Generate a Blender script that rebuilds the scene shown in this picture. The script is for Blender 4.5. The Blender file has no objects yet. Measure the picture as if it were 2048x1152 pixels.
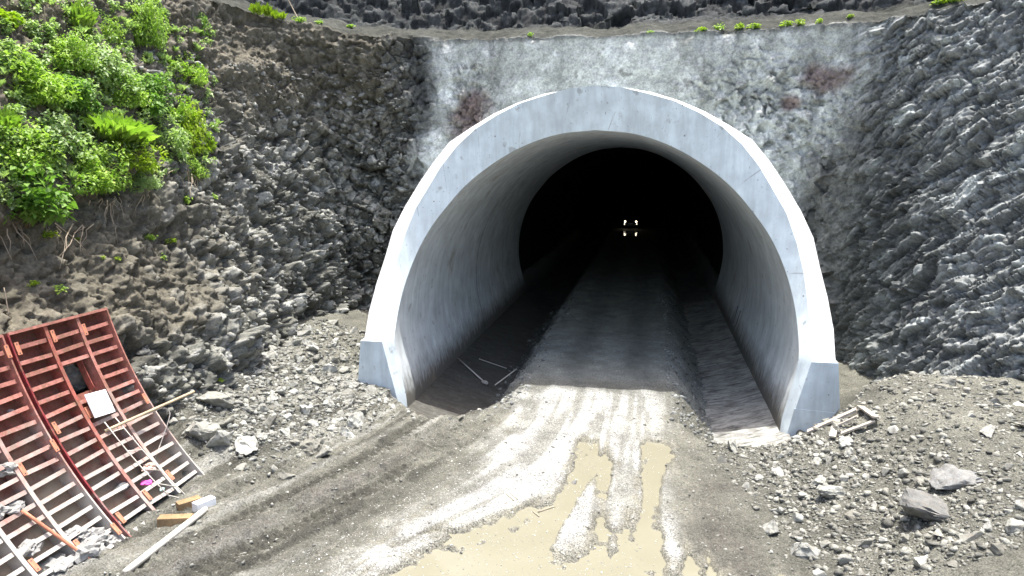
import bpy, bmesh, math, random
import numpy as np
from mathutils import Vector, Matrix
from mathutils.bvhtree import BVHTree

random.seed(7); RNG = np.random.default_rng(7)
S = bpy.context.scene
COL = S.collection

# ---------------------------------------------------------------- camera, sky, sun, exposure
CAM = Vector((1.6, -21.0, 7.0)); YAW = math.radians(10.74); PITCH = math.radians(9.54); FPX = 1435.0
cd = bpy.data.cameras.new('camera'); cam = bpy.data.objects.new('camera', cd); COL.objects.link(cam)
cam.location = CAM; cam.rotation_euler = (math.pi/2-PITCH, 0, YAW)
cd.sensor_width = 36; cd.lens = FPX/2048*36; cd.clip_start = .1; cd.clip_end = 1000
S.camera = cam
SUN = Vector((.06, .11, .99)).normalized()
w = bpy.data.worlds.new('World'); S.world = w; w.use_nodes = True
nt = w.node_tree; bg = nt.nodes['Background']; sky = nt.nodes.new('ShaderNodeTexSky')
sky.sky_type = 'NISHITA'; sky.sun_disc = False; sky.dust_density = 4.5; sky.air_density = .9; sky.ozone_density = .3; sky.sun_elevation = math.asin(SUN.z); sky.sun_rotation = math.atan2(SUN.x, SUN.y)
nt.links.new(sky.outputs[0], bg.inputs[0]); bg.inputs[1].default_value = .15
sl = bpy.data.lights.new('sun', 'SUN'); sl.energy = 2.8; sl.angle = math.radians(.5); sl.color = (1, .985, .94)
so = bpy.data.objects.new('sun', sl); COL.objects.link(so); so.rotation_euler = SUN.to_track_quat('Z', 'Y').to_euler()
S.view_settings.view_transform = 'Standard'; S.view_settings.look = 'None'; S.view_settings.gamma = 1
S.view_settings.exposure = 1.55; S.view_settings.use_curve_mapping = False
S.render.engine = 'CYCLES'

# ---------------------------------------------------------------- helpers
def ss(a, b, x):
    t = np.clip((np.asarray(x, float)-a)/(b-a), 0, 1); return t*t*(3-2*t)

def _h(ix, iy, iz, seed):
    h = (ix.astype(np.int64)*374761393 + iy.astype(np.int64)*668265263 + iz.astype(np.int64)*2147483647 + seed*1274126177) & 0xFFFFFFFF
    h = ((h ^ (h >> 13))*1274126177) & 0xFFFFFFFF
    h = ((h ^ (h >> 16))*2246822519) & 0xFFFFFFFF
    return ((h ^ (h >> 15)) & 0xFFFFFF)/float(0x1000000)

def vnoise(P, seed=0):
    i = np.floor(P); f = P-i; u = f*f*(3-2*f); r = 0
    for a in (0, 1):
        for b in (0, 1):
            for c in (0, 1):
                r = r + _h(i[:, 0]+a, i[:, 1]+b, i[:, 2]+c, seed)*(u[:, 0] if a else 1-u[:, 0])*(u[:, 1] if b else 1-u[:, 1])*(u[:, 2] if c else 1-u[:, 2])
    return r*2-1

def fbm(P, scale, octv=4, seed=0, gain=.5):
    r = 0; a = 1.; t = 0.
    for k in range(octv):
        r = r + a*vnoise(P/scale*2**k+17.3*k, seed+k); t += a; a *= gain
    return r/t

def facet(P, scale, seed=0, tilt=1., sets=None):
    """broken-rock relief: every cell is a tilted plane. Returns height (about -1..1), cell random, edge distance"""
    Q = P/scale; i = np.floor(Q); n = len(Q)
    d1 = np.full(n, 9.); d2 = np.full(n, 9.); hh = np.zeros(n); rr = np.zeros(n)
    for a in (-1, 0, 1):
        for b in (-1, 0, 1):
            for c in (-1, 0, 1):
                cx, cy, cz = i[:, 0]+a, i[:, 1]+b, i[:, 2]+c
                v = Q-np.stack([cx+_h(cx, cy, cz, seed), cy+_h(cx, cy, cz, seed+1), cz+_h(cx, cy, cz, seed+2)], 1)
                d = (v*v).sum(1); r = _h(cx, cy, cz, seed+3)
                if sets is not None:
                    G = sets[np.minimum((_h(cx, cy, cz, seed+4)*len(sets)).astype(int), len(sets)-1)]; g = (G*v).sum(1)*(.6+.8*_h(cx, cy, cz, seed+5))
                else: g = (_h(cx, cy, cz, seed+4)*2-1)*v[:, 0]+(_h(cx, cy, cz, seed+5)*2-1)*v[:, 1]+(_h(cx, cy, cz, seed+6)*2-1)*v[:, 2]
                m = d < d1
                d2 = np.where(m, d1, np.minimum(d2, d)); d1 = np.where(m, d, d1)
                hh = np.where(m, (r*2-1)*.6+g*tilt, hh); rr = np.where(m, r, rr)
    return hh, rr, np.sqrt(d2)-np.sqrt(d1)

def mesh_np(name, V, Fc, mat, parent=None, smooth=False, col=None, attrs=None):
    V = np.asarray(V, np.float32); Fc = np.asarray(Fc, np.int32); k = Fc.shape[1]
    me = bpy.data.meshes.new(name)
    me.vertices.add(len(V)); me.vertices.foreach_set('co', V.ravel())
    me.loops.add(Fc.size); me.loops.foreach_set('vertex_index', Fc.ravel())
    me.polygons.add(len(Fc)); me.polygons.foreach_set('loop_start', np.arange(0, Fc.size, k, dtype=np.int32))
    me.polygons.foreach_set('loop_total', np.full(len(Fc), k, np.int32))
    if smooth: me.polygons.foreach_set('use_smooth', np.ones(len(Fc), bool))
    me.update(calc_edges=True)
    if col is not None:
        a = me.color_attributes.new('tint', 'FLOAT_COLOR', 'POINT')
        c = np.ones((len(V), 4), np.float32); c[:, :3] = col; a.data.foreach_set('color', c.ravel())
    for an, av in (attrs or {}).items():
        a = me.attributes.new(an, 'FLOAT', 'POINT'); a.data.foreach_set('value', np.asarray(av, np.float32))
    if mat: me.materials.append(mat)
    o = bpy.data.objects.new(name, me); COL.objects.link(o)
    if parent: o.parent = parent
    return o

def grid_faces(nu, nv):
    i = np.arange(nu*nv).reshape(nu, nv)
    return np.stack([i[:-1, :-1].ravel(), i[1:, :-1].ravel(), i[1:, 1:].ravel(), i[:-1, 1:].ravel()], 1)

def tag(o, label=None, cat=None, group=None, kind=None):
    if label: o['label'] = label
    if cat: o['category'] = cat
    if group: o['group'] = group
    if kind: o['kind'] = kind
    return o

def empty(name, loc, label, cat, group=None):
    o = bpy.data.objects.new(name, None); COL.objects.link(o); o.location = loc; o.empty_display_size = .2
    return tag(o, label, cat, group)

class MB:
    def __init__(s): s.v = []; s.f = []
    def add(s, V, F):
        b = len(s.v); s.v += [tuple(p) for p in V]; s.f += [tuple(b+i for i in q) for q in F]; return s
    def box(s, c, h, M=None):
        P = [Vector((c[0]+h[0]*a, c[1]+h[1]*b, c[2]+h[2]*d)) for a in (-1, 1) for b in (-1, 1) for d in (-1, 1)]
        if M: P = [M @ p for p in P]
        return s.add(P, [(0, 1, 3, 2), (4, 6, 7, 5), (0, 4, 5, 1), (2, 3, 7, 6), (0, 2, 6, 4), (1, 5, 7, 3)])
    def tube(s, pts, r, n=8, caps=True):
        pts = [Vector(p) for p in pts]; rs = r if isinstance(r, (list, tuple)) else [r]*len(pts); V = []; F = []
        for i, p in enumerate(pts):
            t = (pts[min(i+1, len(pts)-1)]-pts[max(i-1, 0)]).normalized()
            a = t.orthogonal().normalized() if i == 0 else (a-t*a.dot(t)).normalized()
            b = t.cross(a)
            V += [p+(a*math.cos(k*2*math.pi/n)+b*math.sin(k*2*math.pi/n))*rs[i] for k in range(n)]
        for i in range(len(pts)-1):
            for k in range(n): F.append((i*n+k, i*n+(k+1) % n, (i+1)*n+(k+1) % n, (i+1)*n+k))
        if caps: F.append(tuple(range(n))[::-1]); F.append(tuple((len(pts)-1)*n+k for k in range(n)))
        return s.add(V, F)
    def build(s, name, mat, parent=None, smooth=False, bevel=0):
        me = bpy.data.meshes.new(name); me.from_pydata(s.v, [], s.f)
        if smooth: me.polygons.foreach_set('use_smooth', [True]*len(me.polygons))
        me.materials.append(mat); me.update()
        o = bpy.data.objects.new(name, me); COL.objects.link(o)
        if parent: o.parent = parent
        if bevel:
            m = o.modifiers.new('bevel', 'BEVEL'); m.width = bevel; m.segments = 2; m.limit_method = 'ANGLE'
        return o

# ---------------------------------------------------------------- materials
class NT:
    def __init__(s, name):
        s.m = bpy.data.materials.new(name); s.m.use_nodes = True; s.t = s.m.node_tree; s.b = s.t.nodes['Principled BSDF']
    def n(s, t, **kw):
        x = s.t.nodes.new(t)
        for k, v in kw.items(): setattr(x, k, v)
        return x
    def l(s, a, b): s.t.links.new(a, b)
    def noise(s, scale, detail=5, rough=.6, vec=None, dist=0):
        x = s.n('ShaderNodeTexNoise'); x.inputs['Scale'].default_value = scale; x.inputs['Detail'].default_value = detail
        x.inputs['Roughness'].default_value = rough; x.inputs['Distortion'].default_value = dist
        if vec: s.l(vec, x.inputs['Vector'])
        return x.outputs['Fac']
    def pos(s, scale=None):
        g = s.n('ShaderNodeNewGeometry'); o = g.outputs['Position']
        if scale:
            m = s.n('ShaderNodeVectorMath', operation='MULTIPLY'); s.l(o, m.inputs[0]); m.inputs[1].default_value = scale; o = m.outputs[0]
        return o
    def obj(s):
        return s.n('ShaderNodeTexCoord').outputs['Object']
    def ramp(s, fac, stops, interp='LINEAR'):
        r = s.n('ShaderNodeValToRGB'); r.color_ramp.interpolation = interp; e = r.color_ramp.elements
        while len(e) < len(stops): e.new(.5)
        for i, (p, c) in enumerate(stops):
            e[i].position = p; e[i].color = (c, c, c, 1) if not hasattr(c, '__len__') else tuple(c)+(1,)
        s.l(fac, r.inputs[0]); return r.outputs[0]
    def mix(s, fac, a, b, mode='MIX'):
        x = s.n('ShaderNodeMix', data_type='RGBA', blend_type=mode)
        for i, v in ((0, fac), (6, a), (7, b)):
            if hasattr(v, 'is_linked'): s.l(v, x.inputs[i])
            elif i == 0: x.inputs[0].default_value = v
            else: x.inputs[i].default_value = tuple(v)+(1,) if hasattr(v, '__len__') else (v, v, v, 1)
        return x.outputs[2]
    def attr(s, name, out='Color'):
        x = s.n('ShaderNodeAttribute', attribute_name=name); return x.outputs[out]
    def math(s, op, a, b=None):
        x = s.n('ShaderNodeMath', operation=op)
        for i, v in ((0, a), (1, b)):
            if v is None: continue
            if hasattr(v, 'is_linked'): s.l(v, x.inputs[i])
            else: x.inputs[i].default_value = v
        return x.outputs[0]
    def bump(s, h, strength=.5, dist=.05):
        x = s.n('ShaderNodeBump'); x.inputs['Strength'].default_value = strength; x.inputs['Distance'].default_value = dist
        s.l(h, x.inputs['Height']); s.l(x.outputs[0], s.b.inputs['Normal'])
    def out(s, col, rough=.9, spec=.25):
        if hasattr(col, 'is_linked'): s.l(col, s.b.inputs['Base Color'])
        else: s.b.inputs['Base Color'].default_value = tuple(col)+(1,)
        if hasattr(rough, 'is_linked'): s.l(rough, s.b.inputs['Roughness'])
        else: s.b.inputs['Roughness'].default_value = rough
        s.b.inputs['Specular IOR Level'].default_value = spec
        return s.m

def m_rock(name):
    t = NT(name); p = t.pos(); a = t.noise(2.2, 9, .68, p); b = t.noise(14, 6, .7, p); v = t.noise(60, 3, .6, p)
    k = t.ramp(a, [(.25, .55), (.75, 1.45)]); k2 = t.ramp(b, [(.3, .6), (.7, 1.4)])
    c = t.mix(1., t.mix(1., t.attr('tint'), k, 'MULTIPLY'), k2, 'MULTIPLY')
    t.bump(t.math('ADD', t.math('MULTIPLY', b, 1.), t.math('MULTIPLY', v, .35)), .5, .045)
    return t.out(c, .95, .1)

def m_ground():
    t = NT('ground_earth'); p = t.pos(); a = t.noise(1.3, 8, .65, p); b = t.noise(22, 6, .7, p); f = t.noise(38, 4, .75, p)
    k = t.ramp(a, [(.3, .72), (.7, 1.28)]); k2 = t.ramp(b, [(.3, .45), (.7, 1.55)])
    k3 = t.ramp(f, [(.38, .22), (.5, 1.), (.62, 1.7)])  # gravel speckle; bright specks stand in for glints off wet stones
    g = t.attr('gravel', 'Fac')
    c = t.mix(1., t.mix(1., t.attr('tint'), k, 'MULTIPLY'), k2, 'MULTIPLY')
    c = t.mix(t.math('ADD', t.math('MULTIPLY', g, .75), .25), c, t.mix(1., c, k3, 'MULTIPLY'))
    t.bump(t.math('ADD', b, t.math('MULTIPLY', f, .6)), 1., .06)
    wet = t.attr('wet', 'Fac')
    return t.out(c, t.math('SUBTRACT', .92, t.math('MULTIPLY', wet, .5)), .3)

def m_concrete(name, base=(.77, .85, .865), seams=False, dirt=None):
    t = NT(name); p = t.pos(); a = t.noise(1.1, 7, .6, p); st = t.noise(3., 6, .65, t.pos((1, 1, .12))); f = t.noise(30, 4, .6, p)
    k = t.ramp(a, [(.3, .80), (.7, 1.12)]); k2 = t.ramp(st, [(.3, .82), (.62, 1.08)])
    c = t.mix(1., t.mix(1., base, k, 'MULTIPLY'), k2, 'MULTIPLY')
    c = t.mix(t.ramp(t.noise(2.3, 3, .5, p), [(.66, 0.), (.72, .55)]), c, (.30, .31, .29))       # damp blotches
    c = t.mix(t.ramp(t.noise(16, 2, .5, p), [(.70, 0.), (.74, .7)]), c, (.17, .17, .16))        # blow holes, scuffs
    vo = t.n('ShaderNodeTexVoronoi'); vo.inputs['Scale'].default_value = 1.5; t.l(p, vo.inputs['Vector'])
    c = t.mix(t.ramp(vo.outputs['Distance'], [(.035, .75), (.05, 0.)]), c, (.16, .16, .15))
    run = t.ramp(t.noise(1.6, 6, .7, t.pos((2.2, 2.2, .22))), [(.56, 0.), (.74, .28)]); c = t.mix(run, c, tuple(x*.55 for x in base))
    if seams:
        s = t.attr('arc', 'Fac'); fr = t.math('FRACT', s); d = t.math('ABSOLUTE', t.math('SUBTRACT', fr, .5))
        ln = t.math('LESS_THAN', d, .012); ln = t.math('MULTIPLY', ln, t.ramp(t.noise(1.7, 3, .6, p), [(.5, 0.), (.62, .45)]))
        c = t.mix(ln, c, (.22, .23, .23))
    if dirt:
        z = t.n('ShaderNodeSeparateXYZ'); t.l(p, z.inputs[0])
        h = t.math('ADD', z.outputs[2], t.math('MULTIPLY', t.noise(5, 6, .7, t.pos((1, 1, .35))), -1.5))
        dm = t.n('ShaderNodeMapRange'); t.l(h, dm.inputs[0]); dm.inputs[1].default_value = -.25; dm.inputs[2].default_value = -1.15; 
        c = t.mix(dm.outputs[0], c, dirt)
        stain = t.math('MULTIPLY', t.ramp(t.noise(.8, 5, .7, t.pos((1, .6, .5))), [(.6, 0.), (.7, .5)]), 1.)
        c = t.mix(stain, c, (.30, .24, .17))
    t.bump(t.math('ADD', f, a), .25, .02)
    return t.out(c, .8, .3)

def m_simple(name, col, rough=.8, spec=.3, var=.3, scale=8, bump=.3, metal=0, world=False):
    t = NT(name); p = t.pos() if world else t.obj(); k = t.ramp(t.noise(scale, 6, .65, p), [(.3, 1-var), (.7, 1+var)])
    c = t.mix(1., col, k, 'MULTIPLY')
    if bump: t.bump(t.noise(scale*4, 4, .6, p), bump, .02)
    t.b.inputs['Metallic'].default_value = metal
    return t.out(c, rough, spec)

def m_paintsteel(name, red, dust=.45, dcol=(.33, .31, .28)):
    t = NT(name); p = t.pos(); a = t.noise(1.6, 8, .7, p); b = t.noise(9, 6, .7, p)
    c = t.mix(t.ramp(b, [(.35, 0.), (.65, 1.)]), red, tuple(x*.55 for x in red))
    c = t.mix(t.ramp(t.noise(3.1, 7, .7, t.pos((1, 1.3, 1))), [(.5, 0.), (.62, .8)]), c, (.20, .11, .07))
    z = t.n('ShaderNodeSeparateXYZ'); t.l(p, z.inputs[0])
    h = t.math('ADD', t.math('MULTIPLY', z.outputs[2], -.16), t.math('ADD', a, dust-.22))
    c = t.mix(t.ramp(h, [(.42, 0.), (.72, .92)]), c, dcol)
    t.bump(b, .4, .01)
    return t.out(c, .75, .3)

def m_leaf(name, c1, c2):
    t = NT(name); k = t.attr('rnd', 'Fac'); c = t.mix(k, c1, c2)
    t.l(c, t.b.inputs['Base Color']); t.b.inputs['Roughness'].default_value = .5; t.b.inputs['Specular IOR Level'].default_value = .35
    tr = t.n('ShaderNodeBsdfTranslucent'); t.l(t.mix(1., c, (1.2, 1.5, .6), 'MULTIPLY'), tr.inputs[0])
    mx = t.n('ShaderNodeMixShader'); mx.inputs[0].default_value = .35
    t.l(t.b.outputs[0], mx.inputs[1]); t.l(tr.outputs[0], mx.inputs[2]); t.l(mx.outputs[0], t.t.nodes['Material Output'].inputs[0])
    return t.m

def m_emit(name, col, st):
    t = NT(name); t.b.inputs['Emission Color'].default_value = tuple(col)+(1,); t.b.inputs['Emission Strength'].default_value = st
    return t.out(col, .3)

def m_invert():
    t = NT('invert_concrete'); p = t.pos(); st = t.noise(2.2, 7, .7, t.pos((.55, 2.6, 1)), 1.2); a = t.noise(1.4, 6, .7, p); f = t.noise(26, 5, .7, p)
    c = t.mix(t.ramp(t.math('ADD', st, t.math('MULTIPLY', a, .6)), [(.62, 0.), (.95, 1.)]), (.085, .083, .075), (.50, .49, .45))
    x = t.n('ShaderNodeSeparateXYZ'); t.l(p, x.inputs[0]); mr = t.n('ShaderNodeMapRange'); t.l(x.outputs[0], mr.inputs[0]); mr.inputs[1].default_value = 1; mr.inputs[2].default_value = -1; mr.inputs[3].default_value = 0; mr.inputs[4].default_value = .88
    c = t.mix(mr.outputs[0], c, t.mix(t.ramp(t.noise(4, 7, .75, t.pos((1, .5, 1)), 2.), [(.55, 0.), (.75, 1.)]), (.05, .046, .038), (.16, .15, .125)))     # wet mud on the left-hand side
    t.bump(t.math('ADD', st, t.math('MULTIPLY', f, .5)), .7, .05)
    return t.out(c, .75, .3)
M = dict(
    rock=m_rock('cut_rock'), ground=m_ground(),
    conc=m_concrete('portal_concrete', seams=True), lining=m_concrete('lining_concrete', (.70, .74, .745), dirt=(.16, .15, .13)),
    rimc=m_concrete('rim_concrete', (.80, .80, .78), seams=True), block=m_concrete('block_concrete', (.60, .68, .72)),
    invert=m_invert(),
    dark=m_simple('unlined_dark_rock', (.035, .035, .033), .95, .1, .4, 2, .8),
    rred=m_paintsteel('red_primer_steel', (.40, .12, .09)), rskin=m_paintsteel('rusty_skin_steel', (.27, .11, .08), .5, (.30, .26, .20)),
    rdark=m_paintsteel('dark_red_steel', (.26, .035, .04), .25), rgrey=m_paintsteel('dusty_red_steel', (.46, .19, .15), .56, (.40, .385, .35)),
    lug=m_simple('orange_primer', (.50, .20, .12), .7, .3, .25, 5, .1),
    wood=m_simple('pale_timber', (.45, .36, .24), .8, .2, .3, 6), wood2=m_simple('brown_timber', (.27, .185, .10), .85, .2, .35, 5),
    gwood=m_simple('grey_timber', (.38, .34, .29), .85, .2, .3, 6), stick=m_simple('dry_stick', (.30, .26, .20), .9, .2, .3, 6, 0),
    white=m_simple('white_board', (.80, .82, .83), .5, .4, .06, 3, .05), pvc=m_simple('dusty_white_pipe', (.55, .52, .46), .6, .3, .15, 3, .05),
    steel=m_simple('grey_rebar', (.42, .39, .36), .6, .4, .25, 9, .1), lump=m_simple('cement_lump', (.27, .265, .25), .95, .2, .3, 7, .8),
    root=m_simple('dry_root', (.34, .28, .21), .9, .2, .3, 5, 0), stem=m_simple('shrub_stem', (.17, .12, .07), .9, .2, .3, 5, 0),
    pink=m_simple('pink_cloth', (.75, .12, .45), .8, .2, .15, 5, .2), boot=m_simple('dark_grey_bag', (.07, .075, .08), .6, .4, .3, 5, .2),
    beige=m_simple('dirty_cloth', (.50, .36, .30), .9, .2, .3, 6, .4), teal=m_simple('pale_green_plastic', (.42, .60, .55), .5, .4, .1, 5, .1),
    carpaint=m_simple('dark_car_paint', (.02, .022, .025), .3, .5, .1, 3, 0), glass=m_simple('dark_car_glass', (.01, .012, .014), .08, .5, .05, 3, 0),
    tyre=m_simple('tyre_rubber', (.015, .015, .015), .9, .2, .2, 9, .2), rim=m_simple('wheel_rim', (.3, .3, .3), .4, .5, .1, 5, 0, .8),
    plate=m_simple('number_plate_white', (.8, .8, .8), .3, .5, .05, 5, 0), lampon=m_emit('headlamp_on', (1, .84, .58), 5), fogon=m_emit('fog_lamp_on', (1, .9, .72), 4),
    leafA=m_leaf('leaf_deep_green', (.08, .17, .025), (.22, .36, .08)), leafB=m_leaf('leaf_bright_green', (.15, .27, .03), (.38, .50, .11)),
    leafC=m_leaf('leaf_pale_green', (.18, .28, .09), (.44, .52, .28)), leafD=m_leaf('leaf_yellow_green', (.15, .26, .015), (.34, .42, .04)),
)
def m_rubble(name, base):
    t = NT(name); oi = t.n('ShaderNodeObjectInfo'); p = t.pos()
    k = t.ramp(oi.outputs['Random'], [(0, (.62, .60, .55)), (.5, (1., 1., .98)), (1, (1.42, 1.42, 1.4))])
    c = t.mix(1., t.mix(1., base, k, 'MULTIPLY'), t.ramp(t.noise(5, 8, .7, p), [(.3, .6), (.7, 1.35)]), 'MULTIPLY')
    c = t.mix(t.ramp(t.noise(9, 5, .7, p), [(.5, 0.), (.66, .75)]), c, (.17, .155, .13))
    t.bump(t.noise(24, 5, .7, p), .6, .03)
    return t.out(c, .9, .25)
M['rub'] = m_rubble('rubble_stone', (.29, .29, .265))
M['rubd'] = m_rubble('dark_boulder', (.17, .17, .165))
M['rubc'] = m_rock('small_rubble_stone')
def m_water():
    t = NT('muddy_water'); p = t.pos()
    c = t.mix(t.noise(.9, 5, .6, p), (.180, .170, .122), (.235, .222, .165)); t.bump(t.noise(6, 3, .5, p), .12, .03)
    return t.out(c, .07, .5)
M['water'] = m_water()

# ---------------------------------------------------------------- the cut slopes: one surface, split into pieces of the setting
COLS = [  # foot (x,y,z) -> rim (x,y,z), outward direction, piece
    ((-13.0, -20, -.3), (-16.6, -20, 13), (-1, 0)), ((-11.3, -13, -.3), (-15.0, -13, 13), (-1, 0)),
    ((-10.5, -8.5, -.3), (-15.4, -7.5, 13.4), (-1, 0)), ((-10.2, -4, -.3), (-15.5, -2.2, 13.4), (-1, .1)),
    ((-10.0, 1, -.3), (-15.0, 3.6, 13.4), (-.9, .4)), ((-9.9, 4.5, -.3), (-12.6, 6.4, 12.65), (-.6, .8)),
    ((-9.1, 6.3, -.3), (-9.5, 7.0, 12.1), (-.2, 1)), ((-6, 6.6, -.3), (-6, 7.6, 11.95), (0, 1)), ((0, 6.7, -.3), (0, 7.6, 11.9), (0, 1)),
    ((5.8, 6.6, -.3), (6, 7.4, 11.9), (0, 1)), ((8.2, 6.0, -.3), (8.6, 6.5, 11.9), (.2, 1)), ((8.7, 3, -.3), (11.0, 5.5, 12.15), (.7, .7)),
    ((9.3, 0, -.3), (14.0, 3.2, 12.5), (.85, .5)), ((11, -2.8, -.3), (16.6, .3, 13), (.85, .5)), ((13.5, -6.5, -.3), (20, -4, 13.4), (.9, .4)), ((16, -13, -.3), (21, -12, 13), (1, 0))]
def catmull(pts, n_per):
    P = np.array(pts, float); out = []; idx = []
    P = np.vstack([2*P[0]-P[1], P, 2*P[-1]-P[-2]])
    for i in range(1, len(P)-2):
        n = n_per[i-1]; t = (np.arange(n)/n)[:, None]; a, b, c, d = P[i-1:i+3]
        out.append(.5*((2*b)+(c-a)*t+(2*a-5*b+4*c-d)*t*t+(3*b-a-3*c+d)*t**3)); idx.append(i-1+t[:, 0])
    out.append(P[-2:-1]); idx.append(np.array([len(P)-3.]))
    return np.vstack(out), np.concatenate(idx)
STEP = .042
key = np.array([list(f)+list(r)+list(o) for f, r, o in COLS])
nper = [max(6, int(np.linalg.norm((key[i+1, :3]+key[i+1, 3:6]-key[i, :3]-key[i, 3:6])/2)/(STEP if 1 <= i <= 13 else .25))) for i in range(len(key)-1)]
CC, CI = catmull(key, nper)
NU = len(CC); NV = int(13/STEP)+1; NW = 180
foot, rim, outw = CC[:, :3], CC[:, 3:6], CC[:, 6:8]/np.linalg.norm(CC[:, 6:8], axis=1)[:, None]
v = np.linspace(0, 1, NV)
lower = foot[:, None]*(1-v)[None, :, None]+rim[:, None]*v[None, :, None]
# bench and upper slope rows
wv = np.concatenate([np.linspace(0, 1, 45)[1:]*1.5, 1.5+np.linspace(0, 1, NW-44)[1:]*6.5])
hz = np.where(wv < 1.5, wv*.40+.12*ss(0, 1.5, wv), .72+(wv-1.5)*1.5)
upper = rim[:, None].repeat(len(wv), 1).copy()
upper[:, :, 0] += outw[:, None, 0]*wv; upper[:, :, 1] += outw[:, None, 1]*wv; upper[:, :, 2] += hz
SH = np.concatenate([lower, upper], 1); NVT = SH.shape[1]
P = SH.reshape(-1, 3); ci = np.repeat(CI, NVT); row = np.tile(np.arange(NVT), NU)
du = np.gradient(SH, axis=0); dv = np.gradient(SH, axis=1); N = np.cross(dv, du).reshape(-1, 3); N /= np.linalg.norm(N, axis=1)[:, None]+1e-9
if N[(NU//2)*NVT+NV//2][1] > 0: N = -N
X, Y, Z = P.T
wl = ss(6.9, 6.0, ci); wr = ss(9.6, 10.6, ci); wb = (1-wl)*(1-wr)          # left / right / headwall weights
up = ss(NV-6, NV+4, row)                                                     # bench + upper slope
n1 = fbm(P, 2.5, 4, 5); n2 = fbm(P, .8, 4, 9); n3 = fbm(P, .25, 3, 13)
# vegetated soil ledge on the left bank
ledge = 5.3+1.2*ss(-9, -1, Y)+.35*n1
veg = wl*ss(-.9, -2.6, Y+.5*n1)*ss(0, .5, Z-ledge)*(1-up)
soil = wl*np.clip(ss(4.8, 2.2, ci+.35*n1)*ss(.2, -.5, -(Z-2.5-1.1*n1))*ss(6, -2.5, Y+2*n1)*.95, 0, 1)
soil = np.maximum(soil, veg); soil = np.maximum(soil, wl*ss(7.2, 10.0, Z+1.6*n1+.6*n2)*.85)
JL = np.array([(.1, .85, -.5), (-.1, -.7, -.8), (.1, -.25, 1.), (0, .9, .4), (.1, -.9, .1)])
fA, rA, eA = facet(P+.12*np.stack([n2, n3, n2], 1), .85, 3, 1.2, JL); fB, rB, eB = facet(P+.03*np.stack([n3, n2, n3], 1), .36, 23, 1.4, JL); fC, rC, eC = facet(P, .15, 43, 1.5, JL)
# right-hand strata dip: stretch along a diagonal in the face
dd = np.array([.42, -.56, .71]); PW = P+.55*np.stack([fbm(P, 2.0, 3, 57), fbm(P, 2.0, 3, 58), fbm(P, 2.0, 3, 59)], 1); Q = PW-(PW@dd)[:, None]*dd*.64
ee = np.cross(np.array([-.8, -.5, .33]), dd); ee /= np.linalg.norm(ee); JR = np.array([ee*1.1, ee*.9+dd*.4, -ee*.5, ee*.8-dd*.5, ee*1.2+dd*.1]); JR = JR if ee[2] < 0 else -JR
gA, sA, hA = facet(Q+.10*np.stack([n2, n3, n2], 1), .60, 63, 1.3, JR); gB, sB, hB = facet(Q+.03*np.stack([n3, n2, n3], 1), .25, 83, 1.5, JR); gC, sC, hC = facet(Q, .11, 103, 1.5, JR)
dl = .66*n1+.12*fbm(P@np.array([[1, 0, 0], [0, .55, .3], [0, .3, 1.3]]), 1.1, 3, 67)+(.34*fA+.20*fB+.09*fC)*(1-.8*soil)+.05*n2+(.07*n3+.07*fB+.05*fC+.05*n2)*soil
dr_ = .30*n1+.14*fbm(Q, .9, 3, 61)+.19*gA+.13*gB+.075*gC+.03*n2
# sprayed concrete headwall with rough broken patches
shl = ss(-.8, .5, X+6.9+.5*n2+.35*n1+.5*ss(9, 6, Z)); shr = ss(.8, -.6, X-(7.0+.56*(Z-6.6))+.9*n2+.5*n1)
shot = shl*shr*(1-up)*ss(4.6, 5.6, Z+.8*n2)
rough = np.clip(ss(1.6, 0, np.hypot((X+5.6)/1.0, (Z-9.2)/1.6))+ss(3.2, .6, np.hypot((X-5.8)/1.3, (Z-8.8)/1.1)), 0, 1)
db = .22*n1+shot*(.07*n2+.05*n3+.02*fC+rough*(.20*fB+.07*fC+.10*n2))+(1-shot)*(.20*fA+.12*fB+.05*fC+.1*n2)
du_ = .35*n1+.12*n2+(.25*fA+.12*fB+.04*fC)*ss(1.0, 1.7, np.tile(np.concatenate([np.zeros(NV), wv]), NU))+.05*n3
dl -= (1-.8*soil)*(.20*np.exp(-(eA/.08)**2)+.09*np.exp(-(eB/.09)**2)); dr_ -= .10*np.exp(-(hA/.06)**2)+.05*np.exp(-(hB/.08)**2)
disp = wl*dl+wr*dr_+wb*db
disp = disp*(1-up)+du_*up+veg*.5+wl*ss(1, -3, Y)*1.1*ss(5.4, 1.5, Z)
disp *= ss(-8, 2, row)*.6+.4
PD = P+N*disp[:, None]
# albedo
def mixc(a, b, t): return a*(1-t[:, None])+b*t[:, None]
C3 = lambda *c: np.array(c)
cl = mixc(np.outer(.55+.75*rB+.3*rC, C3(.138, .137, .118)), np.outer(.85+.3*n2, C3(.140, .125, .094)), soil)
cl *= (1-.45*ss(.0, .45, fbm(P, 1.7, 3, 69))*(1-soil))[:, None]; lightp = ss(.72, .95, rB); cl = mixc(cl, np.tile(C3(.36, .36, .335), (len(P), 1)), lightp*(1-soil)*.6)
cr = np.outer(.55+.6*sB+.45*sC, C3(.192, .200, .190)); cr = mixc(cr, np.tile(C3(.44, .47, .45), (len(P), 1)), ss(.82, .98, sB)*.55)
damp_shade = ss(2.6, .6, np.hypot((X-8.7)/1., (Z-5.3)/2.3)); cr *= (1-.55*damp_shade)[:, None]  # shaded area right of the portal, painted into the cliff colour
st = vnoise(P*np.array([2.2, 2.2, .22]), 77)
cs = mixc(np.outer(1+.25*n2+.2*st, C3(.37, .38, .35)), np.tile(C3(.50, .52, .51), (len(P), 1)), ss(.05, .7, n2+.6*st+.25*n1)*.45)
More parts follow.
